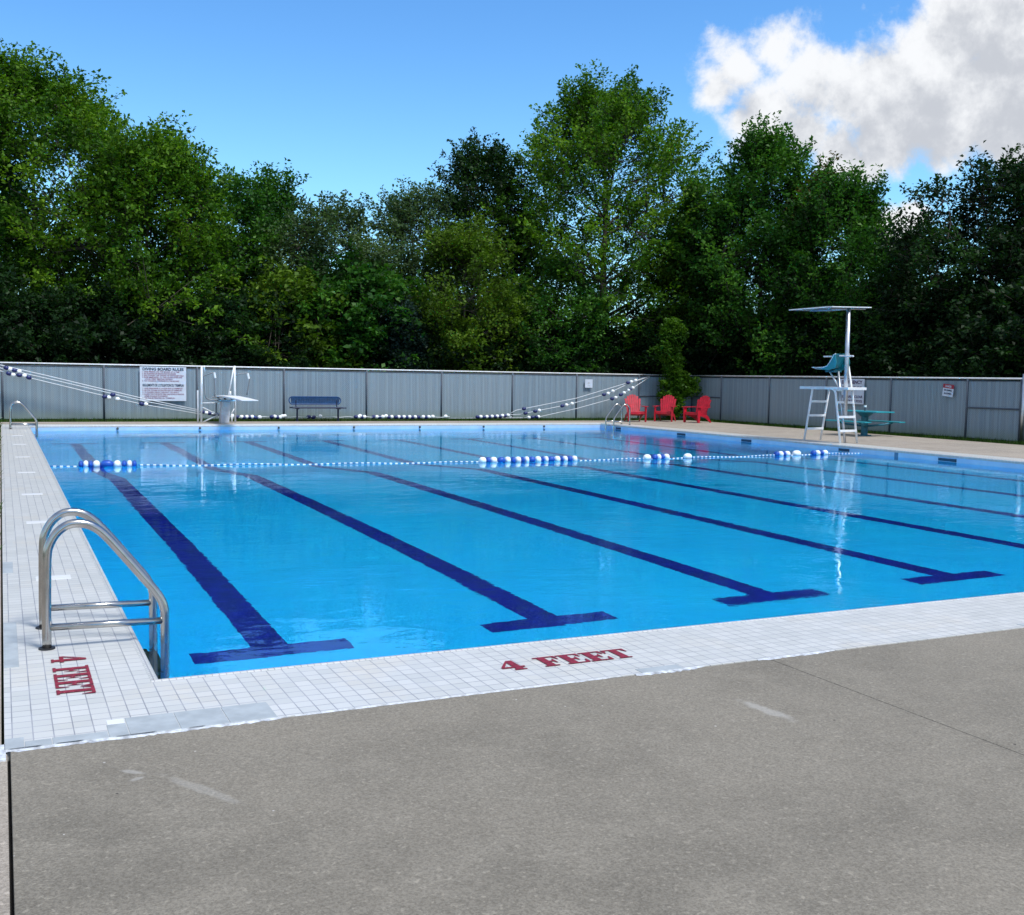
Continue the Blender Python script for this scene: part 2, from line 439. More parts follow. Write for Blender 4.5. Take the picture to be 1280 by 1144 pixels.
for a_ in ((xs, -.884, .024), (np.arange(2.45, 2.95, .02), -.884, .03), (np.arange(.52, 2.4, .03), -.884, .007), (np.arange(3.3, 3.9, .02), -.884, .018), (np.arange(6.0, 7.1, .03), -.884, .016)): b.add(*jag(*a_))
b.build('sealant', 'seal', coping, fix=False)
b = MB()
for x0, x1, y in ((-.55, -.43, -.882), (-.30, -.12, -.884), (.02, .10, -.885), (-.74, -.6, -.884)):
    b.add([(x0,y,.0048),(x1,y+.001,.0048),(x1-.02,y-.006,.0048),(x0+.01,y-.004,.0048)], [(3,2,1,0)])
b.build('dirt_line', 'dirt', coping, fix=False)

# painted depth markings, bold serif capitals
GL = {
 '4': (.9, [[(.46,0),(.76,0),(.76,1),(.62,1),(.46,.80)], [(0,.24),(.46,.24),(.46,.36),(.15,.36),(.46,.80),(.62,1),(.52,1),(0,.36)], [(.76,.24),(.92,.24),(.92,.36),(.76,.36)], [(.36,0),(.46,0),(.46,.08),(.36,.08)], [(.76,0),(.86,0),(.86,.08),(.76,.08)]]),
 'F': (.92, [[(.14,0),(.46,0),(.46,1),(.14,1)], [(0,0),(.14,0),(.14,.09),(0,.09)], [(.46,0),(.60,0),(.60,.09),(.46,.09)], [(0,.91),(.14,.91),(.14,1),(0,1)], [(.46,.91),(.76,.91),(.86,.64),(.91,.64),(.91,1),(.46,1)], [(.46,.45),(.60,.45),(.66,.30),(.70,.30),(.70,.72),(.66,.72),(.60,.56),(.46,.56)]]),
 'E': (.96, [[(.14,0),(.46,0),(.46,1),(.14,1)], [(0,0),(.14,0),(.14,.09),(0,.09)], [(0,.91),(.14,.91),(.14,1),(0,1)], [(.46,.91),(.76,.91),(.86,.66),(.91,.66),(.91,1),(.46,1)], [(.46,0),(.94,0),(.94,.36),(.89,.36),(.78,.09),(.46,.09)], [(.46,.45),(.60,.45),(.66,.32),(.70,.32),(.70,.70),(.66,.70),(.60,.56),(.46,.56)]]),
 'T': (.98, [[(.33,0),(.65,0),(.65,1),(.33,1)], [(.21,0),(.33,0),(.33,.09),(.21,.09)], [(.65,0),(.77,0),(.77,.09),(.65,.09)], [(0,1),(0,.64),(.05,.64),(.16,.91),(.33,.91),(.33,1)], [(.65,1),(.65,.91),(.82,.91),(.93,.64),(.98,.64),(.98,1)]]),
}
def depth_mark(org, ux, uy, cw, chh, gap4, label):
    x = 0.; root = empty('depth_marking', label=label, cat='painted marking', group='depth markings on the tiles')
    for ch in '4FEET':
        w, polys = GL[ch]; b = MB()
        for p in polys:
            vs = [Vector(org)+Vector(ux)*(x+a*cw)+Vector(uy)*(c*chh) for a, c in p]
            b.add(vs, [tuple(range(len(vs)))])
        x += w*cw+(gap4 if ch == '4' else .004)
        o = b.build('numeral' if ch == '4' else 'letter', 'red_paint', root, fix=False)
        for p in o.data.polygons:
            if p.normal.z < 0: p.flip()
    return root
depth_mark((1.80, -.565, .0045), (1, 0, 0), (0, 1, 0), .158, .195, .11, 'red 4 FEET lettering painted on the near strip of white tiles')
depth_mark((-.512, .675, .0045), (0, -1, 0), (1, 0, 0), .146, .185, .115, 'red 4 FEET lettering painted sideways on the tiles beside the near handrails')

# concrete deck slabs
def slab(name, m, x0, x1, y0, y1, z=-.004, loc=True):
    o = MB().box(x0, x1, y0, y1, -.12, z).build(name, m, bevel=.004); return tag(o, kind='structure')
slab('deck_slab', 'deck', -.732, 3.385, -3.75, -CN-.002)
slab('deck_slab', 'deck', 3.389, 7.60, -5.8, -CN-.002)
slab('deck_slab', 'deck', -.732, 3.385, -5.8, -3.756)
slab('deck_slab', 'deck', 7.606, 30, -5.8, -CN-.002)
slab('deck_slab', 'deck', -.732, 30, -14, -5.806)
slab('deck_slab', 'deck_tan', -6, -.744, -14, -CN-.03, -.006)
slab('deck_slab', 'deck_tan', -6, -CL-.012, -CN-.02, 31.4, -.008)
slab('deck_slab', 'deck_tan', -CL-.01, 25.2, L+CF+.003, 31.4, -.004)
slab('deck_slab', 'deck_tan', W+CR+.003, 25.2, -CN-.1, L+CF, -.004)
MB().box(-.80, 31, -14, -.80, -.2, -.05).build('joint_filler', 'dirt')['kind'] = 'structure'
MB().box(-.775, -.75, -1.01, -.80, -.04, .0).build('sealant', 'seal', coping)
g = MB()
def ring(b, x0, x1, y0, y1, X0, X1, Y0, Y1, z):
    b.add([(X0,Y0,z),(X1,Y0,z),(X1,y0,z),(X0,y0,z)], [(0,1,2,3)]); b.add([(X0,y1,z),(X1,y1,z),(X1,Y1,z),(X0,Y1,z)], [(0,1,2,3)])
    b.add([(X0,y0,z),(x0,y0,z),(x0,y1,z),(X0,y1,z)], [(0,1,2,3)]); b.add([(x1,y0,z),(X1,y0,z),(X1,y1,z),(x1,y1,z)], [(0,1,2,3)])
ring(g, -.4, W+.4, -.4, L+.4, -600, 900, -600, 900, -.075)
tag(g.build('ground', 'ground', fix=False), kind='structure')

# wall fittings in the pool
for i, px in enumerate((147, 250, 348.5, 442.5, 524.8, 604.5, 680)):
    p = gy(px, 536.5, L-.01)
    e = MB().tube([(p[0], L-.001, -.10), (p[0], L-.035, -.10)], .035, 10).build('wall_anchor', 'black')
    MB().tube([(p[0], L-.035, -.10), (p[0], L-.055, -.10)], .016, 8).build('ring_pin', 'steel', e)
    tag(e, 'small dark rope anchor set in the far pool wall just above the water', 'wall anchor', 'rope anchors in the far pool wall')
for px, py, w in ((772, 537.5, .22), (850, 545.5, .3), (931, 553.5, .3), (1053, 565, .25), (1181, 577.5, .34)):
    p = gx(px, py, W-.01)
    e = MB().box(W-.012, W, p[1]-w, p[1]+w*.6, -.155, -.085).build('skimmer_opening', 'skim', bevel=.004)
    MB().box(W-.02, W-.0125, p[1]-w-.02, p[1]+w*.6+.02, -.086, -.075).build('frame', 'pale_blue', e)
    tag(e, 'narrow dark skimmer opening in the shaded right pool wall', 'skimmer', 'skimmer openings in the right pool wall')
for px in (1120,):
    p = gx(px, 571, W-.01); MB().box(W-.006, W, p[1]-.06, p[1]+.06, -1.2, -.06).build('wall_joint', 'joint_blue', basin)

# ---------------------------------------------------------------- ladders
def make_ladder():
    """local: pool edge along Y at x=0, water on +x"""
    root = empty('pool_ladder')
    P = [(-.522, 0), (-.520, .3), (-.515, .54), (-.498, .625), (-.455, .695), (-.39, .738), (-.313, .740), (-.25, .715), (-.19, .662), (-.10, .553), (.02, .400), (.09, .311), (.128, .250), (.147, .19), (.150, .12), (.150, -.3), (.150, -1.15)]
    for y in (0, .57):
        pts = spline([(a, y, z) for a, z in P], 4)
        h = MB().tube(pts, .0265, 16).build('handrail', 'steel', root, smooth=True)
        MB().tube([(-.522, y, .001), (-.522, y, .008)], .047, 20).build('floor_flange', 'black', h)
        MB().tube([(-.52, y, .128), (.15, y, .116)], .0215, 12).build('cross_rail', 'steel', h, smooth=True)
    for z in (-.34, -.64, -.94):
        MB().box(.075, .165, .03, .54, z-.012, z+.012).build('tread', 'black', root, bevel=.004)
        for y in (.0, .57):
            MB().tube([(.10, y-.045, z), (.10, y+.045, z)], .012, 8).build('bolt', 'black', root)
    for y in (0, .57): MB().tube([(.15, y, -.9), (.01, y, -.9)], .025, 8).build('bumper', 'black', root)
    return root
lad = make_ladder(); lad.location = (0, .905, 0)
tag(lad, 'large stainless steel ladder handrails at the near left corner of the pool', 'pool ladder', 'pool ladders')
l2 = copy_tree(lad); l2.location = (0, 26.85, 0); l2['label'] = 'stainless ladder handrail at the far left end of the tiles, below the fence'
l3 = copy_tree(lad); l3.rotation_euler = (0, 0, math.pi); l3.location = (W, 28.25, 0); l3['label'] = 'pale ladder handrails at the far right corner, in front of the leftmost red chair'

# ---------------------------------------------------------------- ropes and floats
def rope_mat():
    m, t, b = mat('blue_white_rope', (.6, .7, .8), .7)
    x, y, z = t.sep(objc(t))[:3]
    f = t.math('FRACT', t.math('MULTIPLY', x, 8.5))
    t.link(t.mix(t.math('GREATER_THAN', f, .45), (.85, .9, .93), (.02, .22, .5)), b.inputs['Base Color'])
    return m
MT['rope'] = rope_mat()
MT['cable'] = simple('pale_cable', (.62, .66, .70), .5, var=.1)
def float_mesh(name, r, hl, m):
    b = MB(); k = 7; pts = []; rs = []
    for i in range(k+1):
        a = -1+2*i/k; pts.append((a*hl, 0, 0)); rs.append(r*(max(.0, 1-abs(a)**3.2*.62)))
    b.tube(pts, rs, 14); o = b.build(name, m, smooth=True); col.objects.unlink(o); return o.data
def put_float(me, p, rz, parent, pitch=0):
    o = bpy.data.objects.new('float', me); col.objects.link(o); o.parent = parent; o.location = p; o.rotation_euler = (0, -pitch, rz); return o
def rope_y(x):  # gentle bow of the swim rope
    t = x/W; return 15.95*(1-t)+15.35*t-.75*math.sin(math.pi*t)
sr = empty('safety_rope', (0, 15.9, WZ), label='floating blue and white safety rope stretched across the pool', cat='float rope')
b = MB(); b.tube([(x, rope_y(x)-15.9, .012-.01*math.sin(x*3)) for x in np.linspace(0.0, W, 120)], .012, 8)
b.build('cord', 'rope', sr, smooth=True)
fB, fW = {}, {}
def water_float(x0, x1, c):
    # pixel columns -> place on the rope
    def X(px):
        x = 8.
        for _ in range(30):
            x = gy(px, 575, rope_y(x))[0]; x = min(max(x, 0), W)
        return x
    a, e = X(x0), X(x1); hl = (e-a)/2*1.0
    r = .076 if hl < .12 else .084
    m = float_mesh('float', r, hl, 'fl_blue' if c == 'B' else 'fl_white')
    put_float(m, ((a+e)/2, rope_y((a+e)/2)-15.9, .038), math.atan2(rope_y(e)-rope_y(a), e-a), sr)
GR = [(98,104,'B'),(104,110.5,'W'),(110.5,116,'B'),(116,125,'W'),(125,142,'B'),(142,151,'W'),(152,158.5,'B'),(158.5,165,'W'),(165,171,'B'),
 (599,607.5,'W'),(607.5,613,'B'),(613,621,'W'),(622,631,'B'),(631,638,'W'),(638.5,644,'B'),(644,651,'W'),(651,655.5,'B'),(655.5,661,'W'),(661,669,'B'),(669,676,'W'),(676,680,'B'),(680,685,'W'),(685,693,'B'),(693,700,'W'),(700,703.5,'B'),(703.5,709,'W'),(709,715,'B'),(715,721,'W'),
 (804.5,813,'W'),(815,821,'B'),(821,825.5,'W'),(825.5,830,'B'),(830,836,'W'),(855,864,'W'),
 (968,973,'B'),(973,978,'W'),(978,981,'B'),(981,986.5,'W'),(991,1000,'W'),(1014,1019,'B'),(1019,1024,'W'),(1024,1028,'B'),(1028,1033.5,'W')]
for g_ in GR: water_float(*g_)

# lane ropes slung on / lying along the far fence (plane just in front of it)
YR = 31.95
fs_b = float_mesh('float', .066, .085, 'fl_navy'); fs_w = float_mesh('float', .068, .072, 'fl_white')
def fence_rope(pix, floats, label, r=.016, Y=YR, grp='lane ropes slung from the fence'):
    P = [gy(x, y, Y+dy) for x, y, dy in pix]
    t = empty('lane_rope', tuple(P[0]), label=label, cat='lane rope', group=grp)
    o = Vector(P[0]); b = MB(); b.tube([Vector(p)-o for p in P], r, 6); b.build('cord', 'cable', t, smooth=True)
    for x, y, c in floats:
        p = gy(x, y, Y-.05); put_float(fs_b if c == 'B' else fs_w, Vector(p)-o, 0, t, rnd.uniform(-.4, .4))
fence_rope([(-60,444,0),(0,456.3,0),(60,470,0),(120,484.5,0),(180,498.5,0),(248,512.5,0)], [(12.5,461.5,'W'),(18,463,'B'),(24,464.5,'W'),(136,497,'W')][:3]+[(8,460,'B')], 'uppermost of the three lane ropes slanting down the fence at left')
fence_rope([(-60,447,0),(0,460,0),(60,473.5,0),(120,487.5,0),(180,501.5,0),(250,515,0)], [(136,490.5,'W'),(141,493.5,'B'),(147,499,'W')][1:]+[(136,497,'W'),(131,496,'B'),(11,467,'B'),(16.5,468.7,'W')], 'middle of the three lane ropes slanting down the fence at left')
fence_rope([(-60,452,0),(0,463.7,0),(60,478,0),(120,492.5,0),(180,506,0),(252,518,0)], [(182.5,505.5,'W'),(177,505,'B'),(24,469,'B'),(30.5,469.8,'W'),(36,472,'B')], 'lowest of the three lane ropes slanting down the fence at left')
def line_y(P, x):
    for (x0, y0, _), (x1, y1, _) in zip(P, P[1:]):
        if x0 <= x <= x1: return y0+(y1-y0)*(x-x0)/(x1-x0)
    return P[-1][1]
R1 = [(636,518,0),(645,513,0),(720,498,0),(787,478,0),(812,470.5,.3)]
R2 = [(600,521,0),(650,518,0),(675,513,0),(710,506,0),(760,492,0),(787,479,0),(812,471,.3)]
R3 = [(560,523,0),(655,522.5,0),(675,521,0),(720,511,0),(769,497.5,0),(791,485,0),(812,471.5,.3)]
for P, fx, lb in ((R1, [(785,'B'),(789,'W'),(794.5,'W'),(699,'B')][:3]+[(655,'B')], 'uppermost of the lane ropes slanting up the fence at right'),
                  (R2, [(755,'B'),(760,'W'),(766,'W'),(703,'B'),(708,'W'),(715,'W'),(674,'W'),(669,'B'),(657,'B')], 'middle of the lane ropes slanting up the fence at right'),
                  (R3, [(791,'W'),(787,'B'),(786,'W'),(780,'W'),(776,'B'),(769.5,'W'),(765,'B'),(661,'W'),(666,'B'),(671,'B'),(673,'W')], 'lowest of the lane ropes slanting up the fence at right')):
    fence_rope(P, [(x, line_y(P, x), c) for x, c in fx], lb, .014)
def ground_rope(x0, x1, fl, label, yb=521.2):
    pix = [(x, yb+.5*math.sin(x*.3)+.002*(x-x0), -.1*math.sin(x*.07)) for x in np.linspace(x0, x1, 24)]
    fence_rope(pix, [(x, yb+dy, c) for x, dy, c in fl], label, .014, YR-.1, 'lane ropes lying along the fence foot')
ground_rope(250, 335, [(253,-6,'B'),(258,-5,'W'),(262,-4.5,'B'),(266,-4,'W'),(270,-3,'B'),(290,-1.5,'W'),(296,0,'B'),(302,0,'W'),(305,1,'B'),(308.5,0,'W'),(312,.5,'B'),(315,0,'W'),(319,1,'B'),(324.5,.5,'W')], 'lane rope lying on the ground behind the diving board')
ground_rope(335, 442, [(340,0,'B'),(343.5,-.3,'W'),(347,.6,'B'),(350,.5,'W'),(353,-.8,'W'),(356,-1,'W'),(386,0,'B'),(392,.5,'B'),(400.5,-.6,'W')], 'lane rope lying on the ground under the blue bench')
ground_rope(442, 562, [(445,0,'B'),(448.5,0,'W'),(450,-1.2,'W'),(452,.5,'B'),(455.5,0,'W'),(467,0,'B'),(471,0,'W'),(474,.6,'B'),(478.5,-.2,'W'),(482.5,-1,'W'),(486,.4,'B'),(489.5,0,'W'),(495,.4,'B'),(498.5,0,'W'),(501,.6,'B'),(505,0,'W'),(508,.7,'B'),(512,0,'W'),(515,.6,'B'),(519,.1,'W'),(523,.4,'B'),(529,0,'W'),(532,.6,'B'),(536,0,'W'),(541,-.3,'W'),(557,-.6,'W')], 'lane rope with the most floats lying on the ground right of the blue bench')
ground_rope(594, 640, [(597,.3,'B'),(601,-.2,'W'),(605,.5,'B'),(608.5,-.2,'W'),(612,.3,'B'),(615,-.5,'W'),(619,0,'B'),(621.5,-.8,'W'),(625,-.3,'B'),(628,-1.5,'W'),(631,-1,'B'),(635,-2,'W')], 'lane rope with a short row of floats below the right end of the fence')

# ---------------------------------------------------------------- fences
HF = 1.86
def slats(b, w, z0, z1):
    x = 0.
    while x < w-.01:
        b.box(x+.004, min(x+.0548, w), -.006, .006, z0, z1); x += .0588
def fence_panel_mesh(w):
    b = MB(); slats(b, w, .05, HF-.10); b.box(0, w, .008, .012, .05, HF-.09)
    o = b.build('slat_panel', 'slat'); col.objects.unlink(o); return o.data
PM = {}
def build_fence(origin, rz, posts, midrails, label, endpost=None):
    root = empty('privacy_fence', origin, rz, label=label, cat='fence', group='grey slatted fences')
    pm = None
    for i, s in enumerate(posts):
        if pm is None:
            pm = MB().tube([(0, 0, -.06), (0, 0, HF-.02)], .033, 8).build('post', 'dark_metal', root, smooth=True); o = pm
        else: o = bpy.data.objects.new('post', pm.data); col.objects.link(o); o.parent = root
        o.location = (s, -.02, 0)
        if i+1 < len(posts):
            w = round(posts[i+1]-s-.05, 3)
            if w not in PM: PM[w] = fence_panel_mesh(w)
            p = bpy.data.objects.new('slat_panel', PM[w]); col.objects.link(p); p.parent = root; p.location = (s+.025, 0, 0)
            if i in midrails: MB().tube([(s+.03, -.03, .97), (posts[i+1]-.03, -.03, .97)], .024, 8).build('mid_rail', 'dark_metal', root)
    MB().tube([(posts[0], -.012, HF), (posts[-1], -.012, HF)], .026, 8).build('top_rail', 'white_metal', root, smooth=True)
    MB().tube([(posts[0], -.012, HF-.075), (posts[-1], -.012, HF-.075)], .014, 6).build('rail_shade_line', 'dark_metal', root)  # dark tube stands in for the shadow gap beneath the top rail
    if endpost:
        MB().tube([(endpost, -.05, -.06), (endpost, -.05, 2.0)], .062, 14).build('gate_post', 'galv', root, smooth=True)
    return root
build_fence((0, 32.45, 0), 0, [-12.8, -9.75, -6.7, -3.7, -.70, 2.37, 5.40, 8.42, 11.50, 14.48, 17.48, 20.36, 23.32, 26.0], {12}, 'long light grey slatted fence behind the far end of the pool')
build_fence((26.0, 32.45, 0), -math.pi/2, [.03, 2.1, 5.17, 8.33, 11.44, 14.57, 16.5, 19.5, 22.5, 25.5, 28.5], {0, 5}, 'darker shaded slatted fence along the right side behind the lifeguard chair', 16.62)

# ---------------------------------------------------------------- signs
def text_part(txt, size, loc, rot, m, parent, name='lettering', sx=1., align='CENTER', bold=0.):
    cu = bpy.data.curves.new(name, 'FONT'); cu.body = txt; cu.size = size; cu.align_x = align; cu.align_y = 'CENTER'; cu.extrude = .0015; cu.offset = bold
    o = bpy.data.objects.new('tmp_text', cu); col.objects.link(o)
    dg = bpy.context.evaluated_depsgraph_get(); me = bpy.data.meshes.new_from_object(o.evaluated_get(dg))
    bpy.data.objects.remove(o); me.materials.clear(); me.materials.append(MT[m])
    q = bpy.data.objects.new(name, me); col.objects.link(q); q.parent = parent; q.location = loc; q.rotation_euler = rot; q.scale = (sx, 1, 1)
    w = max(v.co.x for v in me.vertices)-min(v.co.x for v in me.vertices)
    return q, w
def fit_text(txt, size, x, z, width, m, parent, bold=0., align='CENTER'):
    q, w = text_part(txt, size, (x, -.008, z), (math.pi/2, 0, 0), m, parent, align=align, bold=bold)
    q.scale[0] = width/w
    return q
s1 = empty('rules_sign', (4.26, 32.36, 0), label='white diving board rules sign with English and French text on the fence', cat='sign')
MB().box(-.76, .76, -.004, .004, .66, 1.82).build('board', 'sign_white', s1, bevel=.003)
fit_text('DIVING BOARD RULES', .13, 0, 1.735, 1.34, 'ink_navy', s1, .004)
yy = 1.645
for tx, w in (('1. ONE PERSON ON THE BOARD AT A TIME', 1.2), ('2. NO RUNNING OR BOUNCING ON BOARD', 1.1), ('3. DIVE STRAIGHT OFF THE END OF THE BOARD ONLY', 1.36),
              ('4. SWIM IMMEDIATELY TO THE LADDER AFTER DIVE', 1.3), ('    LOOK FIRST BEFORE DIVING', .9), ('5. NO HANGING UNDERNEATH THE BOARD', 1.2)):
    q = fit_text(tx, .062, -.68, yy, w, 'ink_red', s1, .001, 'LEFT'); yy -= .062
fit_text("REGLEMENTS DE L'UTILISATION DU TREMPLIN", .12, 0, 1.19, 1.34, 'ink_navy', s1, .003)
yy = 1.085
for tx, w in (('1. UNE PERSONNE A LA FOIS SUR LE TREMPLIN', 1.3), ('2. NE PAS COURIR NI SAUTER SUR LE TREMPLIN', 1.28), ('3. PLONGER DROIT DEVANT DU BOUT', 1.2),
              ('4. NAGER TOUT DE SUITE VERS UNE ECHELLE PROCHE', 1.36), ('    APRES CHAQUE PLONGEON', .75), ('5. NE PAS SE PENDRE AU TREMPLIN', 1.05)):
    fit_text(tx, .062, -.68, yy, w, 'ink_red', s1, .001, 'LEFT'); yy -= .066
s2 = empty('emergency_sign', (25.91, 22.77, 0), -math.pi/2, label='white emergency sign on the right fence, partly hidden by the lifeguard chair', cat='sign')
MB().box(-.60, .60, -.004, .004, .93, 1.80).build('board', 'sign_white', s2, bevel=.003)
fit_text('EMERGENCY', .16, 0, 1.68, 1.0, 'ink_purple', s2, .006); fit_text('IN CASE OF', .13, 0, 1.49, .95, 'ink_purple', s2, .003)
fit_text('KEEP AREA CLEAR', .12, 0, 1.18, 1.08, 'ink_purple', s2, .003); fit_text('OF THE POOL', .12, .18, 1.03, .72, 'ink_purple', s2, .003)
s3 = empty('warning_sign', (25.90, 18.55, 1.475), -math.pi/2, label='small tilted sign with a red top on the right fence', cat='sign')
s3.rotation_euler = (0, R_(6), -math.pi/2)
MB().box(-.21, .21, -.004, .004, -.19, .065).build('board', 'sign_white', s3); MB().box(-.21, .21, -.004, .004, .0655, .19).build('header', 'sign_red', s3)
fit_text('DANGER', .09, 0, .125, .24, 'sign_white', s3, .002); fit_text('NO DIVING', .07, 0, .0, .3, 'ink_navy', s3, .002); fit_text('ALLOWED', .07, 0, -.10, .3, 'ink_navy', s3, .002)
s4 = empty('notice_sign', (20.88, 32.36, 1.46), label='small square white notice on the far fence above the ropes', cat='sign')
MB().box(-.175, .175, -.004, .004, -.17, .17).build('board', 'sign_white', s4, bevel=.003)
MB().tube([(-.01, -.006, .02), (-.01, -.009, .02)], .05, 12).build('emblem', 'ped', s4); MB().box(-.06, .07, -.0075, -.005, -.10, -.07).build('lettering', 'ped', s4)

# ---------------------------------------------------------------- diving board
db = empty('diving_board', (5.93, 30.3, 0), label='white diving board on a pale pedestal with tube handrails and white posts', cat='diving board')
b = MB(); prof2 = [(.95, .80, .026), (.2, .86, .045), (-1.2, .865, .05), (-2.8, .85, .038), (-4.05, .83, .022)]
vs = []
for y, z, h in prof2: vs += [(-.25, y, z), (.25, y, z), (.25, y, z+h), (-.25, y, z+h)]
k = len(prof2)
b.add(vs, [(4*i+j, 4*i+(j+1)%4, 4*i+4+(j+1)%4, 4*i+4+j) for i in range(k-1) for j in range(4)]+[(0,1,2,3),(4*k-4,4*k-3,4*k-2,4*k-1)])
b.build('board', 'white_metal', db, bevel=.006)
MB().box(-.24, .30, -.35, .3, .72, .76).build('fulcrum_plate', 'pale_blue', db, bevel=.01)
b = MB(); b.add([(-.15,-.20,-.005),(.12,-.20,-.005),(.12,.20,-.005),(-.15,.20,-.005),(-.11,-.18,.715),(.17,-.18,.715),(.17,.18,.715),(-.11,.18,.715)], [(0,3,2,1),(4,5,6,7),(0,1,5,4),(1,2,6,5),(2,3,7,6),(3,0,4,7)])
b.build('pedestal', 'ped', db, bevel=.02)
for x in (-.20, .0, .2): MB().tube([(x, -.3, .755), (x, .1, .84)], .025, 8).build('fulcrum_roller', 'grey_bar', db)
def P3(px, py, Y): q = gy(235+px/12.8, 450+py/12.8, Y); return (q[0]-5.93, q[1]-30.3, q[2])
for pts, Y in (([(430,590),(430,300),(425,240),(408,205),(262,255),(258,330),(262,430),(275,560),(305,620),(380,640),(430,640),(520,665)], 30.1),
               ([(945,560),(985,310),(970,250),(950,215),(780,240),(772,330),(765,430),(760,600)], 30.5)):
    h = MB().tube(spline([P3(x, y, Y) for x, y in pts], 4), .021, 8).build('handrail', 'grey_bar', db, smooth=True)
    j = 0 if Y < 30.3 else 1
    gp = ((418,200),(436,290)) if j == 0 else ((955,215),(975,302))
    MB().tube([P3(*gp[0], Y-.01), P3(*gp[1], Y-.01)], .036, 10).build('grip', 'fl_white', h)
for name, a, c, r, Y in (('post', (215,1000), (218,95), .032, 30.3), ('post', (160,1000), (158,485), .032, 30.45), ('upright', (258,180), (262,92), .026, 30.35), ('post', (757,1000), (745,95), .032, 30.5),
                   ('brace', (650,560), (735,110), .022, 30.35), ('brace', (245,990), (470,890), .02, 30.35), ('brace', (235,760), (480,880), .02, 30.4), ('rung', (225,690), (440,690), .02, 30.35),
                   ('rung', (235,110), (745,95), .001, 30.4), ('brace', (670,900), (740,780), .016, 30.4), ('post', (680,560), (675,500), .03, 30.2), ('brace', (700,1000), (700,880), .03, 30.4)):
    if r < .01: continue
    MB().tube([P3(*a, Y), P3(*c, Y)], r, 8).build(name, 'white_metal', db, smooth=True)
MB().tube([P3(450,690,30.6), P3(455,880,30.6)], .03, 8).build('strut', 'grey_bar', db); MB().box(*(-.35,.0),.3,.5,.22,.27).build('step', 'dark_metal', db)

# ---------------------------------------------------------------- blue bench
bn = empty('park_bench', (9.36, 31.45, 0), label='blue metal bench with rounded backrest against the far fence', cat='bench')
b = MB()
def stadium(x0, x1, z0, z1, nseg=8):
    r = (z1-z0)/2; pts = []
    for i in range(nseg+1): a = -math.pi/2+math.pi*i/nseg; pts.append((x1-r+r*math.cos(a), z0+r+r*math.sin(a)))
    for i in range(nseg+1): a = math.pi/2+math.pi*i/nseg; pts.append((x0+r+r*math.cos(a), z0+r+r*math.sin(a)))
    return pts
b.tube([(x, .16+(z-.57)*.25, z) for x, z in stadium(-.95, .92, .585, .855)]+[(.92-.135, .163, .585)], .022, 8)
b.build('backrest_frame', 'blue_bench', bn)
b = MB()
for i in range(6): z = .618+.041*i; b.box(-.88+.0*i, .85, .155+(z-.57)*.25, .165+(z-.57)*.25, z-.0185, z+.0185)
for i in range(30): x = -.86+i*.059; b.box(x, x+.012, .168, .176+.02, .6, .83)
b.build('backrest', 'blue_bench', bn)
b = MB()
for i in range(7): b.box(-.94, .97, -.32+.066*i, -.275+.066*i, .465, .492)
b.tube([(-.94,-.33,.478),(.97,-.33,.478),(.97,.13,.478),(-.94,.13,.478),(-.94,-.33,.478)], .024, 8); b.build('seat', 'navy_bench', bn)
for x in (-.72, .76):
    MB().tube([(x, -.05, -.003), (x, -.05, .42)], .032, 10).build('leg', 'navy_bench', bn)
    MB().bar((x, -.28, .45), (x, .12, .45), .05, .05).build('seat_bracket', 'navy_bench', bn); MB().tube([(x, .10, .44), (x, .15, .6), (x, .19, .75)], .022, 8).build('back_bracket', 'navy_bench', bn)
    MB().box(x-.06, x+.06, -.13, .03, -.004, .008).build('foot_plate', 'navy_bench', bn)

# ---------------------------------------------------------------- adirondack chairs (front = -Y)
def make_adirondack():
    t = empty('adirondack_chair')
    b = MB()
    for i in range(6):
        y = -.30+i*.092; z = .375-.028*i; b.bar((-.27, y, z), (.27, y, z), .08, .022, (0, .28, 1))
    b.bar((-.27, -.355, .335), (.27, -.355, .335), .02, .09); b.build('seat', 'red_plastic', t, bevel=.005)
    b = MB(); ns = 7
    def bp(x, h): return (x, .20+h*.36, .24+h*.93)       # point on the raked back plane
    for i in range(ns):
        u = (i-(ns-1)/2)/((ns-1)/2); top = .82-.13*u*u-.03*abs(u)**4; w0, w1 = .062, .082
        xb, xt = u*.20, u*.27
        pts = [(xb-w0/2, 0), (xb+w0/2, 0), (xt+w1/2, top-.012), (xt, top+.012*(1-abs(u))), (xt-w1/2, top-.012)]
        b.prism(pts, lambda a, h, q: (bp(a, h)[0], bp(a, h)[1]+q, bp(a, h)[2]), -.011, .011)
    b.build('backrest', 'red_plastic', t, bevel=.004)
    b = MB()
    for h, w in ((.10, .25), (.42, .30)): p = bp(0, h); b.bar((-w, p[1]+.025, p[2]), (w, p[1]+.025, p[2]), .025, .06)
    b.build('back_brace', 'red_plastic', t)
    for s in (-1, 1):
        b = MB(); fl = [(-.42, -.075), (-.44, .0), (-.42, .075), (-.30, .085), (.10, .05), (.34, .03), (.34, -.03), (.10, -.05), (-.30, -.07)]
        b.prism([(c*s*-1, a) for a, c in fl], lambda x, y, q: (s*.335+x, y, .575+q), -.012, .012); b.build('arm', 'red_plastic', t, bevel=.005)
        b = MB(); b.add([(s*.30,-.38,0),(s*.345,-.38,0),(s*.345,-.27,0),(s*.30,-.27,0),(s*.30,-.40,.56),(s*.345,-.40,.56),(s*.345,-.24,.56),(s*.30,-.24,.56)], [(0,3,2,1),(4,5,6,7),(0,1,5,4),(1,2,6,5),(2,3,7,6),(3,0,4,7)])
        b.build('leg', 'red_plastic', t, bevel=.006)
        b = MB(); b.prism([(-.34, .40), (-.34, .30), (.15, .17), (.42, .0), (.50, .0), (.28, .26)], lambda y, z, q: (s*.285+q, y, z), -.014, .014); b.build('leg', 'red_plastic', t, bevel=.005)
    return t
ad = make_adirondack()
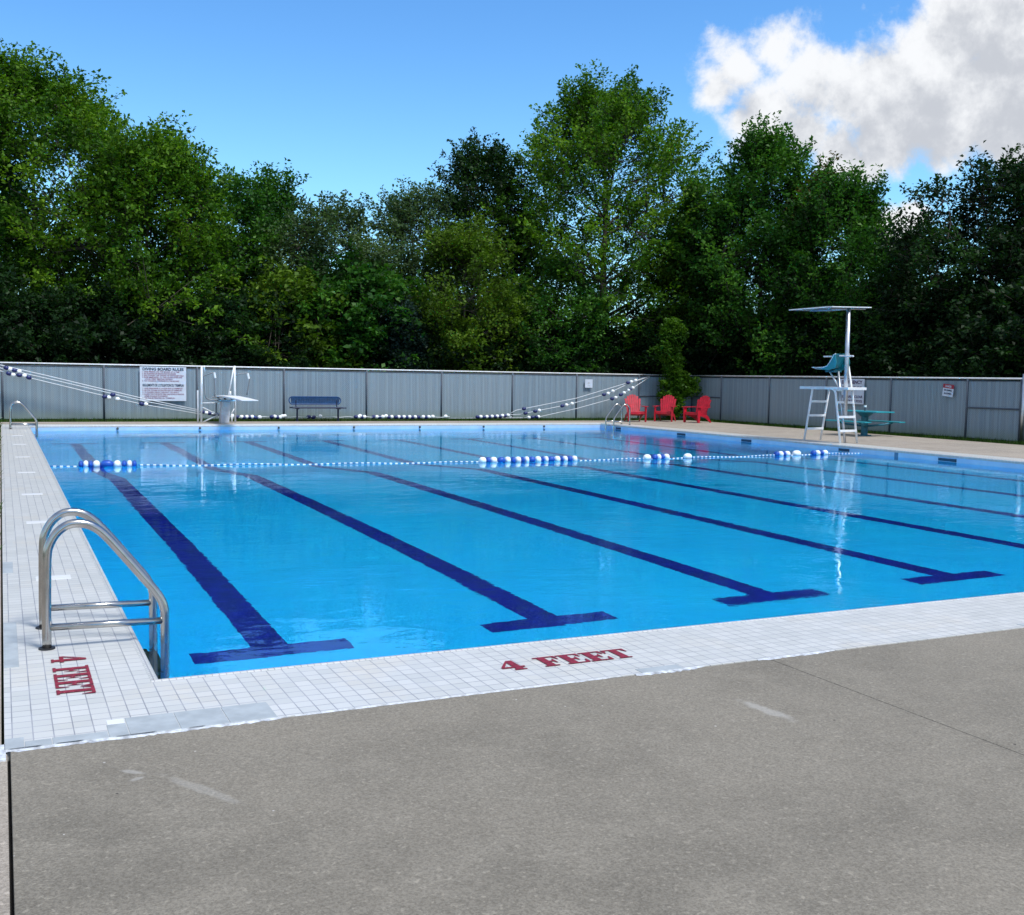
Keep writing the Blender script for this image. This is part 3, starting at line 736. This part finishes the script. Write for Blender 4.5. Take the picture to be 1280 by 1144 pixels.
def chair_at(o, px, py, rz, label, s=1.0):
    p = gz(px, py); o.location = (p[0], p[1], -.004); o.rotation_euler = (0, 0, rz); o.scale = (s, s, s)
    tag(o, label, 'lawn chair', 'red lawn chairs beside the pool')
chair_at(ad, 793.5, 527.0, R_(-18), 'red slatted lawn chair seen from the front behind the far ladder rails', 1.06)
chair_at(copy_tree(ad), 831.5, 526.7, R_(-47), 'red slatted lawn chair in front of the climbing plant, middle of three', 1.06)
chair_at(copy_tree(ad), 871, 528.2, R_(-72), 'red slatted lawn chair turned to the left, standing right of the climbing plant', 1.06)

# ---------------------------------------------------------------- lifeguard chair
lg = empty('lifeguard_chair', (20.3, 17.4, 0), label='tall white lifeguard chair with teal seat, two ladders and flat canopy', cat='lifeguard chair')
def Q(x, y, z): return (x-20.3, y-17.4, z)
XN, XF = 20.0, 20.6
for nm, y0, y1 in (('front_ladder', 18.23, 17.95), ('rear_ladder', 16.76, 17.02)):
    b = MB()
    for x in (XN, XF):
        if nm == 'rear_ladder':
            pts = [Q(x, y0, -.004), Q(x, y1, 1.38), Q(x, 17.06, 1.44), Q(x, 17.16, 1.49)] if x == XN else [Q(x, y0, -.004), Q(x, y1, 1.38), Q(x, 17.28, 2.36)]
        else: pts = [Q(x, y0, -.004), Q(x, y1, 1.48)]
        b.tube(pts, .031, 10)
    fr = b.build(nm, 'white_metal', lg, smooth=True)
    for z in (.34, .72, 1.12):
        y = y0+(y1-y0)*z/1.4
        MB().box(XN-20.3, XF-20.3, y-17.4-.04, y-17.4+.045, z-.032, z+.03).build('rung', 'white_metal', fr, bevel=.004)
MB().box(XN-20.33, XF-20.27, -.89, 1.07, 1.465, 1.54).build('platform', 'white_metal', lg, bevel=.006)
b = MB(); b.tube([Q(20.3, 16.9, 0), Q(20.3, 17.28, 1.97)], .035, 10).build('centre_strut', 'galv', lg, smooth=True)
MB().tube([Q(20.3, 17.62, 1.97), Q(20.3, 17.24, 1.55)], .024, 10).build('seat_strut', 'white_metal', lg, smooth=True)
MB().tube([Q(20.3, 16.95, .72), Q(20.3, 16.97, 3.70)], .06, 14).build('canopy_pole', 'galv', lg, smooth=True)
MB().tube([Q(XN, 16.98, 1.45), Q(XF, 16.98, 1.45)], .024, 8).build('cross_bar', 'white_metal', lg)
# seat shell (side profile swept across x)
pr = [(18.08, 2.04), (17.9, 2.035), (17.62, 2.04), (17.46, 2.08), (17.36, 2.18), (17.28, 2.32), (17.20, 2.43), (17.13, 2.455)]
xs_ = np.linspace(-.235, .235, 9); b = MB(); vs = []; nP = len(pr)
for j, x in enumerate(xs_):
    lift = .05*(abs(x)/.235)**3
    for y, z in pr: vs.append((x, y-17.4-(lift*-.6 if z > 2.2 else 0), z+(lift if z < 2.2 else 0)))
for j, x in enumerate(xs_):
    lift = .05*(abs(x)/.235)**3
    for y, z in pr: vs.append((x, y-17.4-(lift*-.6 if z > 2.2 else 0)-.012, z-.014+(lift if z < 2.2 else 0)))
m_ = len(xs_)*nP; fs = []
for j in range(len(xs_)-1):
    for i in range(nP-1):
        a = j*nP+i; fs += [(a, a+1, a+nP+1, a+nP), (m_+a, m_+a+nP, m_+a+nP+1, m_+a+1)]
for i in range(nP-1):
    fs += [(i, m_+i, m_+i+1, i+1), ((len(xs_)-1)*nP+i, (len(xs_)-1)*nP+i+1, m_+(len(xs_)-1)*nP+i+1, m_+(len(xs_)-1)*nP+i)]
for j in range(len(xs_)-1):
    fs += [(j*nP, (j+1)*nP, m_+(j+1)*nP, m_+j*nP), (j*nP+nP-1, m_+j*nP+nP-1, m_+(j+1)*nP+nP-1, (j+1)*nP+nP-1)]
b.add(vs, fs); seat = b.build('seat', 'teal', lg, smooth=True)
for s in (-1, 1):
    MB().tube([(s*.245, y-17.4, z+.04 if z < 2.2 else z) for y, z in pr], .014, 6).build('seat_rim', 'white_metal', seat)
# side skirt of the shell
b = MB()
for s in (-1, 1):
    b.prism([(17.16, 2.44), (17.10, 2.2), (17.14, 2.06), (17.4, 2.0), (17.7, 2.02), (17.62, 2.06), (17.44, 2.12), (17.34, 2.26), (17.25, 2.43)], lambda y, z, q: (s*.24+q, y-17.4, z), -.006, .006)
b.build('seat_side', 'teal', lg)
MB().box(-.14, .14, -.1, .25, 1.95, 2.0).build('seat_mount', 'teal_dk', lg)
MB().tube([Q(XF, 18.22, 2.40), Q(XF, 17.15, 2.39)], .022, 8).build('armrest', 'white_metal', lg); MB().tube([Q(20.03, 16.95, 2.39), Q(20.03, 16.42, 2.38)], .022, 8).build('armrest', 'white_metal', lg)
MB().tube([Q(20.03, 16.9, 2.39), Q(XF, 17.2, 2.38)], .018, 8).build('arm_bar', 'white_metal', lg)
# canopy: shallow pitched panel on a frame
b = MB(); x0, x1, y0, y1 = 19.6-20.3, 21.0-20.3, 16.85-17.4, 18.6-17.4
top = [(x0,y0,3.72),(x1,y0,3.76),(x1,y1,3.75),(x0,y1,3.72),((x0+x1)/2,(y0+y1)/2+.1,3.80)]
bot = [(x, y, z-.035) for x, y, z in top]
b.add(top+bot, [(0,1,4),(1,2,4),(2,3,4),(3,0,4),(6,5,9),(7,6,9),(8,7,9),(5,8,9),(0,5,6,1),(1,6,7,2),(2,7,8,3),(3,8,5,0)])
cn = b.build('canopy', 'canopy', lg)
b = MB()
for a, c in ((0,1),(1,2),(2,3),(3,0)): b.tube([Vector(top[a])-Vector((0,0,.02)), Vector(top[c])-Vector((0,0,.02))], .014, 6)
b.build('canopy_frame', 'white_metal', lg)
b = MB(); b.tube([(0, -.43, 3.68), (0, y1-.1, 3.70)], .02, 6); b.tube([(x0+.1, -.43, 3.66), (x1-.1, -.43, 3.7)], .02, 6); b.build('canopy_bracket', 'galv', lg)

# ---------------------------------------------------------------- pedestal picnic table
pt = empty('picnic_table', (24.0, 20.08, 0), label='teal pedestal picnic table standing behind the lifeguard chair', cat='picnic table')
b = MB(); b.box(-.38, .38, -.88, .86, .745, .785); b.build('tabletop', 'teal', pt, bevel=.012)
for s in (-1, 1): MB().box(s*.70-.13, s*.70+.13, -.90, .90, .435, .47).build('seat', 'teal', pt, bevel=.012)
MB().tube([(0, 0, -.004), (0, 0, .012), (0, 0, .02), (0, 0, .60), (0, 0, .70), (0, 0, .745)], [.22, .22, .105, .115, .24, .27], 18).build('pedestal', 'teal_dk', pt, smooth=False)
for s in (-1, 1):
    for y in (-.5, .5): MB().tube([(0, y*.1, .3), (s*.4, y*.8, .36), (s*.70, y, .43)], .032, 8).build('seat_arm', 'teal_dk', pt, smooth=True)
MB().tube([(0, 0, .785), (0, 0, .90)], .03, 10).build('umbrella_socket', 'dark_metal', pt); MB().tube([(0, 0, .90), (0, 0, .96)], .045, 10).build('socket_cap', 'fl_white', pt)

# ---------------------------------------------------------------- vegetation
def leaves(rng, C, D, Ln, rad, per, size, droop=.35, flat=.55):
    """C cluster centres, D axis directions, Ln lengths -> leaf quads along every spray"""
    per = int(per*1.0); n = len(C)*per
    c = np.repeat(C, per, 0); d = np.repeat(D, per, 0); l = np.repeat(Ln, per); r = np.repeat(rad, per)
    u = rng.random(n)
    off = rng.normal(size=(n, 3)); off[:, 2] *= flat
    off -= d*(off*d).sum(1)[:, None]
    p = c + d*(u*l)[:, None] + off*(r*(1.05-.75*u)*.5)[:, None]
    p[:, 2] -= droop*rng.random(n)*r*.3
    nr = rng.normal(size=(n, 3))*.75; nr[:, 2] += 1.0; nr /= np.linalg.norm(nr, axis=1)[:, None]
    a = d*.6+rng.normal(size=(n, 3))*.8; a -= nr*(a*nr).sum(1)[:, None]; a /= np.linalg.norm(a, axis=1)[:, None]
    bb = np.cross(nr, a); s = size*(.65+.7*rng.random(n))
    w = s*(.5+.2*rng.random(n))
    cup = nr*(s*.18)[:, None]
    V = np.stack([p, p+a*(s*.45)[:, None]+bb*(w*.5)[:, None]+cup, p+a*s[:, None], p+a*(s*.45)[:, None]-bb*(w*.5)[:, None]+cup], 1).reshape(-1, 3)
    F = np.arange(n*4).reshape(-1, 4)
    return V, F
def np_tubes(segs, n=5):
    V = []; F = []; o = 0
    for a, b_, r0, r1 in segs:
        d = b_-a; L_ = np.linalg.norm(d)
        if L_ < 1e-4: continue
        d = d/L_; q = np.array([0, 0, 1.]) if abs(d[2]) < .9 else np.array([1., 0, 0]); u = np.cross(d, q); u /= np.linalg.norm(u); w = np.cross(d, u)
        ang = np.arange(n)*2*math.pi/n; ring = np.cos(ang)[:, None]*u+np.sin(ang)[:, None]*w
        V.append(a+ring*r0); V.append(b_+ring*r1)
        for j in range(n): F.append((o+j, o+(j+1)%n, o+n+(j+1)%n, o+n+j))
        o += 2*n
    return np.concatenate(V), np.array(F)
def waves(P, rng, k=7, f=(.35, 1.1)):
    s = np.zeros(len(P))
    for _ in range(k):
        w = rng.normal(size=3); w *= rng.uniform(*f)/np.linalg.norm(w); s += np.sin(P@w*2*math.pi/2.2+rng.uniform(0, 6.28))
    return s/k
def grow(name, kind, x, y, H, R, seed, m, label, group, crown0=.12, ncl=420, per=60, leaf=.165, prof=None, hollow=.25, bark='bark', up=.55, gaps=.0, rr=1., trunkr=.016, sprayL=1.3, lean=(0, 0), patch=None, limbs=26, squash=1.):
    """x,y base; H height; R crown radius; prof: (t, r) outline of the crown"""
    rng = np.random.default_rng(seed)
    prof = prof or [(0, .55), (.2, .9), (.45, 1), (.7, .82), (.88, .5), (1, .08)]
    pt_, pr_ = zip(*prof)
    root = empty(name, (x, y, -.08), label=label, cat='tree' if 'tree' in name or 'spruce' in name or 'maple' in name else 'bush', group=group)
    N = ncl*4
    t = rng.random(N)**.85; ang = rng.random(N)*2*math.pi
    lob = 1+.20*np.sin(ang*3+seed)+.13*np.sin(ang*5+seed*2+t*9)+.10*np.sin(t*23+ang*2+seed)
    rad = np.interp(t, pt_, pr_)*R*lob*(hollow+(1-hollow)*np.sqrt(rng.random(N)))
    z = (crown0+(1-crown0)*t)*H - .10*rad*up
    P = np.stack([np.cos(ang)*rad+lean[0]*t, np.sin(ang)*rad*squash+lean[1]*t, z], 1)
    keep = waves(P, rng) > (gaps-.13); P = P[keep][:ncl]
    ax = np.stack([lean[0]*P[:, 2]/H, lean[1]*P[:, 2]/H, P[:, 2]], 1)
    out = P-ax; on = np.linalg.norm(out, axis=1)[:, None]+1e-3
    D = out/on*(.35+.65*np.minimum(1, on/R)); D[:, 2] = up*(.4+.9*P[:, 2]/H)+rng.normal(size=len(P))*.2; D += rng.normal(size=D.shape)*.22
    D /= np.linalg.norm(D, axis=1)[:, None]
    Ln = sprayL*(.6+.8*rng.random(len(P)))*rr; rd = (.42+.38*rng.random(len(P)))*rr
    V, F = leaves(rng, P, D, Ln, rd, per, leaf)
    crown = fast_mesh('crown', V, F, m, root)
    if patch:   # part of the crown turned another colour
        pm_, cnt, tr_ = patch
        k_ = np.argsort(np.linalg.norm(P-np.array(tr_), axis=1))[:cnt]
        V2, F2 = leaves(rng, P[k_]+D[k_]*.35, D[k_], Ln[k_], rd[k_], per, leaf); fast_mesh('turned_foliage', V2, F2, pm_, root)
    # trunk and limbs
    segs = []; T = [np.array([0, 0, 0.])]
    for i in range(1, 11):
        q = i/10; T.append(np.array([lean[0]*q+rng.normal()*.06*H*.06, lean[1]*q+rng.normal()*.06*H*.06, q*H*.86]))
    r0 = H*trunkr
    for i in range(10): segs.append((T[i], T[i+1], r0*(1-.09*i), r0*(1-.09*(i+1))))
    V, F = np_tubes(segs, 8); tr = fast_mesh('trunk', V, F, bark, root)
    segs = []; ends = []
    idx = rng.choice(len(P), min(limbs, len(P)), replace=False)
    for i in idx:
        e = P[i]; zt = max(.06*H, e[2]-np.linalg.norm(e[:2])*rng.uniform(.5, 1.0)); q = min(.98, zt/(.86*H))*10; k = min(int(q), 9)
        a = T[k]+(T[k+1]-T[k])*(q-k); m1 = a+(e-a)*.5+np.array([0, 0, -.06*np.linalg.norm(e-a)]); r1 = r0*.36*(1-.05*k)
        segs += [(a, m1, r1, r1*.6), (m1, e, r1*.6, r1*.22)]; ends += [m1, e, a+(e-a)*.75]
    ends = np.array(ends)
    for i in range(len(P)):
        dd = np.linalg.norm(ends-P[i], axis=1); j = dd.argmin()
        segs.append((ends[j], P[i], .018*rr, .011*rr)); segs.append((P[i], P[i]+D[i]*Ln[i]*.85, .011*rr, .005))
    V, F = np_tubes(segs, 4); fast_mesh('branches', V, F, bark, root)
    return root
def htop(px, py, D): return (450+.0165*px*1.0-py)/FPX*D+1.65     # height seen at a pixel row
def fence_depth(px):
    r = ray(px, 460.)/FPX
    return min((32.45-CAM[1])/r[1], (26.0-CAM[0])/r[0] if r[0] > 0 else 1e9)
def tree_px(px, top, wpx, D, **kw):
    D = max(D, fence_depth(px)/(1-1.12*wpx/2/FPX)+2.2)
    x, y = at_depth(px, D); return grow(kw.pop('name'), 'tree', x, y, htop(px, top, D)-1.0, wpx/2/FPX*D, m=kw.pop('m'), **kw)
G1 = 'trees beyond the fence'
tall = [(0, .75), (.25, 1), (.5, .95), (.72, .75), (.88, .48), (1, .10)]
dome = [(0, .8), (.25, 1), (.55, 1), (.78, .85), (.92, .55), (1, .15)]
cone = [(0, 1), (.2, .9), (.5, .6), (.8, .28), (1, .03)]
tree_px(45, 70, 350, 46, name='maple_tree', seed=11, m='lf_maple', label='tallest tree at far left with bright yellow-green leaves', group=G1, ncl=1250, per=62, leaf=.175, prof=tall, gaps=.0, sprayL=1.5, limbs=40)
tree_px(185, 138, 232, 43, name='maple_tree', seed=12, m='lf_maple', label='bright green sloping tree just right of the tallest left tree', group=G1, ncl=700, per=60, leaf=.175, prof=tall, gaps=.02, sprayL=1.4)
tree_px(-70, 120, 260, 44, name='maple_tree', seed=13, m='lf_green', label='green tree cut off by the left edge of the photo', group=G1, ncl=520, per=60, leaf=.175, prof=tall, sprayL=1.4)
tree_px(335, 205, 138, 50, name='broadleaf_tree', seed=62, m='lf_green', label='narrow dark green tree with an upright pointed top, left of the grey-green tree', group=G1, ncl=480, per=56, leaf=.17, prof=[(0, .8), (.3, 1), (.6, .85), (.8, .6), (.92, .36), (1, .12)], gaps=-.2, sprayL=1.4, up=.9)
tree_px(272, 205, 140, 47, name='broadleaf_tree', seed=22, m='lf_green', label='mid green tree filling the slope between the left maple and the narrow pointed tree', group=G1, ncl=480, per=56, leaf=.17, prof=dome, sprayL=1.2)
tree_px(412, 232, 140, 47, name='broadleaf_tree', seed=23, m='lf_grey', label='airy grey-green tree in the low dip of the treeline', group=G1, ncl=460, per=50, leaf=.15, prof=dome, gaps=.03, sprayL=1.2)
tree_px(500, 345, 85, 40, name='spruce_tree', seed=31, m='lf_spruce', label='dark blue spruce low in the treeline above the fence', group=G1, ncl=520, per=60, leaf=.13, prof=cone, up=.1, hollow=.15, sprayL=.8, limbs=30, rr=.8)
tree_px(515, 222, 140, 50, name='broadleaf_tree', seed=24, m='lf_grey', label='green tree directly behind the blue spruce', group=G1, ncl=460, per=56, leaf=.16, prof=dome, gaps=.02)
tree_px(598, 168, 130, 54, name='oak_tree', seed=25, m='lf_dark', label='very dark dense tree standing left of the big central maple', group=G1, gaps=-.4, ncl=620, per=60, leaf=.17, prof=dome, up=.7, bark='bark')
tree_px(580, 270, 140, 44, name='broadleaf_tree', seed=26, m='lf_yellow', label='yellowish green tree below the very dark tree', group=G1, ncl=420, per=58, leaf=.165, prof=dome, gaps=.03)
tree_px(752, 95, 285, 47, name='maple_tree', seed=14, m='lf_maple', label='big central maple with a visible dark trunk and gaps of sky', group=G1, ncl=1200, per=60, leaf=.175, prof=[(0, .6), (.2, .85), (.4, 1), (.6, .93), (.78, .66), (.9, .42), (1, .14)], gaps=.03, sprayL=1.6, up=.75, crown0=.16, limbs=46, trunkr=.02)
tree_px(700, 300, 130, 41, name='broadleaf_tree', seed=27, m='lf_green', label='low green tree below the left side of the central maple', group=G1, ncl=330, per=56, leaf=.16, prof=dome, gaps=.02)
tree_px(850, 290, 110, 41, name='broadleaf_tree', seed=28, m='lf_yellow', label='low yellowish green tree below the right side of the central maple', group=G1, ncl=300, per=56, leaf=.16, prof=dome, gaps=.03)
tree_px(950, 160, 165, 46, name='maple_tree', seed=15, m='lf_green', label='tall green tree with a rusty brown patch, left of the lifeguard canopy', group=G1, ncl=820, per=60, leaf=.17, prof=tall, up=.9, sprayL=1.5, patch=('lf_rust', 60, (2.0, -1.6, 8.2)))
tree_px(875, 205, 80, 49, name='broadleaf_tree', seed=29, m='lf_green', label='slender green tree between the central maple and the tree with the rusty patch', group=G1, ncl=360, per=56, leaf=.17, prof=tall, gaps=.02)
tree_px(1050, 222, 150, 44, name='willow_tree', seed=32, m='lf_green', label='green tree with feathery upswept right side above the lifeguard chair', group=G1, ncl=640, per=58, leaf=.165, prof=tall, up=1.3, sprayL=1.7)
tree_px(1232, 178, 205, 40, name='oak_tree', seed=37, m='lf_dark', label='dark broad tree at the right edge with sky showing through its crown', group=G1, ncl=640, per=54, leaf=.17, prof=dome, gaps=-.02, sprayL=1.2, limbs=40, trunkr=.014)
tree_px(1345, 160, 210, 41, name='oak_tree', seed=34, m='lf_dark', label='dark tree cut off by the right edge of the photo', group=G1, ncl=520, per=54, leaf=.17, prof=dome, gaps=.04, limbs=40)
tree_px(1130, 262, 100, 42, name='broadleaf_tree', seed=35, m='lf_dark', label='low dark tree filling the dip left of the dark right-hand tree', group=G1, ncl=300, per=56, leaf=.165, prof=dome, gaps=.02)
# shadowy trees behind the front row: one source, copied
G2 = 'shadowy trees behind the front row'
LB2 = 'shadowy dark green tree half hidden behind the front row'
x, y = at_depth(0, 56)
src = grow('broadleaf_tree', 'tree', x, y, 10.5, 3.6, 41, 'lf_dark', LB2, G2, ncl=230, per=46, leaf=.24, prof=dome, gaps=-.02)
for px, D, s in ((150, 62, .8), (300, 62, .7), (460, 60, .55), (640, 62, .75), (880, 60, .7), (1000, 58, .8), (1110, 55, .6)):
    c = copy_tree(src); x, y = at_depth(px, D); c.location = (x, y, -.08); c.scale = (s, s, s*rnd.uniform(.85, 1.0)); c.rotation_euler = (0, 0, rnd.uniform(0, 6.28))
# shrubs pressed against the outside of the fences
G3 = 'shrubs growing behind the fence'
SH = [('lf_green', 51), ('lf_dark', 52), ('lf_yellow', 53)]
srcs = {}
LB3 = {'lf_green': 'green shrub rising just behind the fence', 'lf_dark': 'very dark shrub rising just behind the fence', 'lf_yellow': 'yellow-green shrub rising just behind the fence'}
DK = 'lf_dark'  # unlit band behind the fence, put into the shrubs' dark leaf colour
place = [(-30,'lf_dark',1.2),(35,'lf_dark',1.0),(90,'lf_dark',1.05),(150,'lf_dark',1.1),(215,'lf_dark',1.0),(270,'lf_dark',1.05),(320,'lf_dark',1.1),(375,'lf_yellow',1.35),(420,'lf_green',1.3),(465,'lf_green',1.5),
         (530,'lf_dark',.9),(575,'lf_yellow',.95),(625,'lf_dark',.9),(675,'lf_dark',1.0),(725,'lf_dark',.9),(780,'lf_dark',.9),(820,'lf_dark',1.1),(885,'lf_dark',1.2),(915,'lf_dark',1.),(960,'lf_dark',1.2),(1010,'lf_dark',1.1),(1060,'lf_dark',1.2),(1110,'lf_dark',1.1),(1165,'lf_dark',1.25),(1215,'lf_dark',1.15),(1270,'lf_dark',1.2),(1320,'lf_dark',1.2)]
for px, m, s in place:
    D = fence_depth(px)+3.2*s+rnd.uniform(0, .8)
    x, y = at_depth(px, D)
    if x < 26: y = max(y, 32.8+3.7*s)
    elif y < 32.5: x = max(x, 26.3+3.7*s)
    if m not in srcs:
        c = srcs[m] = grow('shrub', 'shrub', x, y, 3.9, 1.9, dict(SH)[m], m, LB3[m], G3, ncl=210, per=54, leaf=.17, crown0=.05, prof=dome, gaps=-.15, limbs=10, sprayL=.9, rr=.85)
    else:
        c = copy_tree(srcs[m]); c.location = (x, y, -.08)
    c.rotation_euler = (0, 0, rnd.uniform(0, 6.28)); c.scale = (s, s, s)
# climbing plant at the fence corner
cxp, cyp = 25.0, 31.9
v = empty('climbing_plant', (cxp-.45, cyp-.1, -.02), label='leafy climbing plant growing up the far fence corner between two red chairs', cat='plant')
rng = np.random.default_rng(77)
segC = []; zz = np.linspace(.1, 4.0, 150)
cen = np.interp(zz, [0, .7, 1.4, 2.0, 2.9, 4.0], [.18, .12, -.05, .0, -.15, .05]); wid = np.interp(zz, [0, .5, 1., 1.5, 2.0, 2.6, 3.2, 4.0], [.28, .3, .42, .45, .38, .55, .5, .12])
P = np.stack([cen+rng.normal(size=150)*wid*.5, rng.normal(size=150)*.18, zz], 1)
P2 = np.stack([.75+rng.normal(size=34)*.2, rng.normal(size=34)*.15, 1.32+rng.normal(size=34)*.17], 1); P = np.concatenate([P, P2])
D = rng.normal(size=P.shape)*.5; D[:, 2] += .5; D /= np.linalg.norm(D, axis=1)[:, None]
V, F = leaves(rng, P, D, np.full(len(P), .38), np.full(len(P), .30), 60, .12); fast_mesh('foliage', V, F, 'lf_maple', v)
segs = [(np.array([cen[i], 0, zz[i]]), np.array([cen[i+10], 0, zz[i+10]]), .03, .025) for i in range(0, 130, 10)]
V, F = np_tubes(segs, 6); fast_mesh('stem', V, F, 'bark', v)
# grass along the fence feet (uncountable)
rng = np.random.default_rng(5)
def blades(n, fx):
    P = fx(n); h = .05+.16*rng.random(n)**2; a = rng.random(n)*6.28; w = .012
    d = np.stack([np.cos(a), np.sin(a), np.zeros(n)], 1)
    lean = np.stack([rng.normal(size=n)*.05, rng.normal(size=n)*.05, h], 1)
    return np.stack([P-d*w, P+d*w, P+lean], 1).reshape(-1, 3)
def fx1(n): return np.stack([rng.uniform(-9, 25.9, n), 31.40+1.0*rng.random(n)**.8, np.full(n, -.07)], 1)
def fx2(n): return np.stack([25.2+.8*rng.random(n)**.8, rng.uniform(6, 32, n), np.full(n, -.07)], 1)
def fx3(n): return np.stack([-.80-.5*rng.random(n)**2, rng.uniform(4, 31, n), np.full(n, -.012)], 1)
V = np.concatenate([blades(26000, fx1), blades(20000, fx2), blades(1500, fx3)]); F = np.arange(len(V)).reshape(-1, 3)
tag(fast_mesh('grass', V, F, 'grass'), 'rough green grass growing along the foot of the fences', 'grass', kind='stuff')

# ---------------------------------------------------------------- light and sky
SUN_EL, SUN_DIR = 60., Vector((.40, -.80, 0)).normalized()
sd = Vector((SUN_DIR.x*math.cos(R_(SUN_EL)), SUN_DIR.y*math.cos(R_(SUN_EL)), math.sin(R_(SUN_EL))))
sl = bpy.data.lights.new('sun', 'SUN'); sl.energy = 1.9; sl.angle = R_(14); sl.color = (1, .97, .92)
so = bpy.data.objects.new('sun', sl); col.objects.link(so); so.rotation_euler = sd.to_track_quat('Z', 'Y').to_euler()
wd = bpy.data.worlds.new('World'); sc.world = wd; wd.use_nodes = True
t = NT(wd.node_tree); bg = wd.node_tree.nodes['Background']
sky = t.new('ShaderNodeTexSky'); sky.sky_type = 'NISHITA'; sky.sun_disc = False
sky.sun_elevation = R_(SUN_EL); sky.sun_rotation = math.atan2(sd.x, sd.y); sky.air_density = 1.0; sky.dust_density = .3; sky.ozone_density = 2.2; sky.altitude = 0
dirv = t.vmath('NORMALIZE', t.new('ShaderNodeTexCoord').outputs['Generated'])
BL = [(968,62,48),(925,88,46),(893,112,40),(1010,105,62),(960,135,62),(1065,105,56),(1090,92,46),(1130,130,75),(1190,120,80),(1250,120,90),(1165,60,55),(1205,25,60),(1250,10,70),(1300,20,90),(1110,170,55),(1180,175,48),(1262,180,42),(1045,195,42),(1083,212,30),(1010,168,42),(1380,90,140),(1560,110,200),(1112,285,34),(1140,268,22)]
blobs = []
for x, y, r in BL:
    d = ray(x, y); d /= np.linalg.norm(d); blobs.append((tuple(d), r/FPX*1.02))
def cloud_field(v):
    n1 = t.noise(v, 9., 8, .62, .15); n2 = t.noise(v, 34., 6, .6)
    F_ = None
    for d, r in blobs:
        e = t.math('SUBTRACT', 1., t.math('DIVIDE', t.vmath('DISTANCE', v, d, out=1), r))
        F_ = e if F_ is None else t.math('SMOOTH_MAX', F_, e, .25)
    nn = t.math('ADD', t.math('MULTIPLY', t.math('SUBTRACT', n1, .5), 3.2), t.math('MULTIPLY', t.math('SUBTRACT', n2, .5), .9))
    return t.math('ADD', F_, nn), n1, n2
F1, n1, n2 = cloud_field(dirv)
up = t.vmath('ADD', dirv, (-.012, .0, .030)); F2, m1, m2 = cloud_field(up)
mask = t.step(F1, -.12, .48)
relief = t.math('ADD', t.math('MULTIPLY', t.math('SUBTRACT', m1, n1), 5.5), t.math('MULTIPLY', t.math('SUBTRACT', m2, n2), 1.6))
base_ = None
for x, y, r in [(1000,165,60),(1075,165,80),(1160,165,85),(1250,150,90),(1245,60,75),(1120,140,70),(930,142,35)]:
    d = ray(x, y); d /= np.linalg.norm(d)
    e = t.math('SUBTRACT', 1., t.math('DIVIDE', t.vmath('DISTANCE', dirv, tuple(d), out=1), r/FPX))
    base_ = e if base_ is None else t.math('MAXIMUM', base_, e)
shade = t.step(t.math('ADD', t.math('ADD', t.math('MULTIPLY', base_, 1.15), relief), t.math('MULTIPLY', t.math('SUBTRACT', n1, .5), 1.5)), -.35, 1.35)
# unseen broken cloud, added behind the viewer to neutralise the sky light
fw = t.vmath('DOT_PRODUCT', dirv, tuple(-AX[2]), out=1)
back = t.math('SUBTRACT', 1., t.step(fw, .2, .6))
fb = t.noise(dirv, 2.3, 7, .6, .2)
mb = t.math('MULTIPLY', t.step(fb, .42, .60), back)
CW, CG = (4.75, 4.85, 5.0), (2.95, 3.1, 3.4)
ccol = t.mix(shade, CW, CG)
skyc = t.mix(1., sky.outputs[0], t.mix(t.step(t.sep(dirv)[2], .08, .36), (.66, 1.0, 1.12), (.46, .80, 1.08)), 'MULTIPLY')
c = t.mix(mask, skyc, ccol); c = t.mix(mb, c, (4.2, 4.3, 4.5))
t.link(c, bg.inputs['Color']); bg.inputs['Strength'].default_value = .1

sc.view_settings.view_transform = 'Standard'; sc.view_settings.look = 'None'; sc.view_settings.exposure = 1.0; sc.view_settings.gamma = 1
sc.render.engine = 'CYCLES'; cy = sc.cycles
cy.use_denoising = True; cy.max_bounces = 14; cy.transmission_bounces = 8; cy.transparent_max_bounces = 8; cy.diffuse_bounces = 7
cy.caustics_refractive = True; cy.caustics_reflective = False; cy.blur_glossy = .5; cy.sample_clamp_indirect = 0
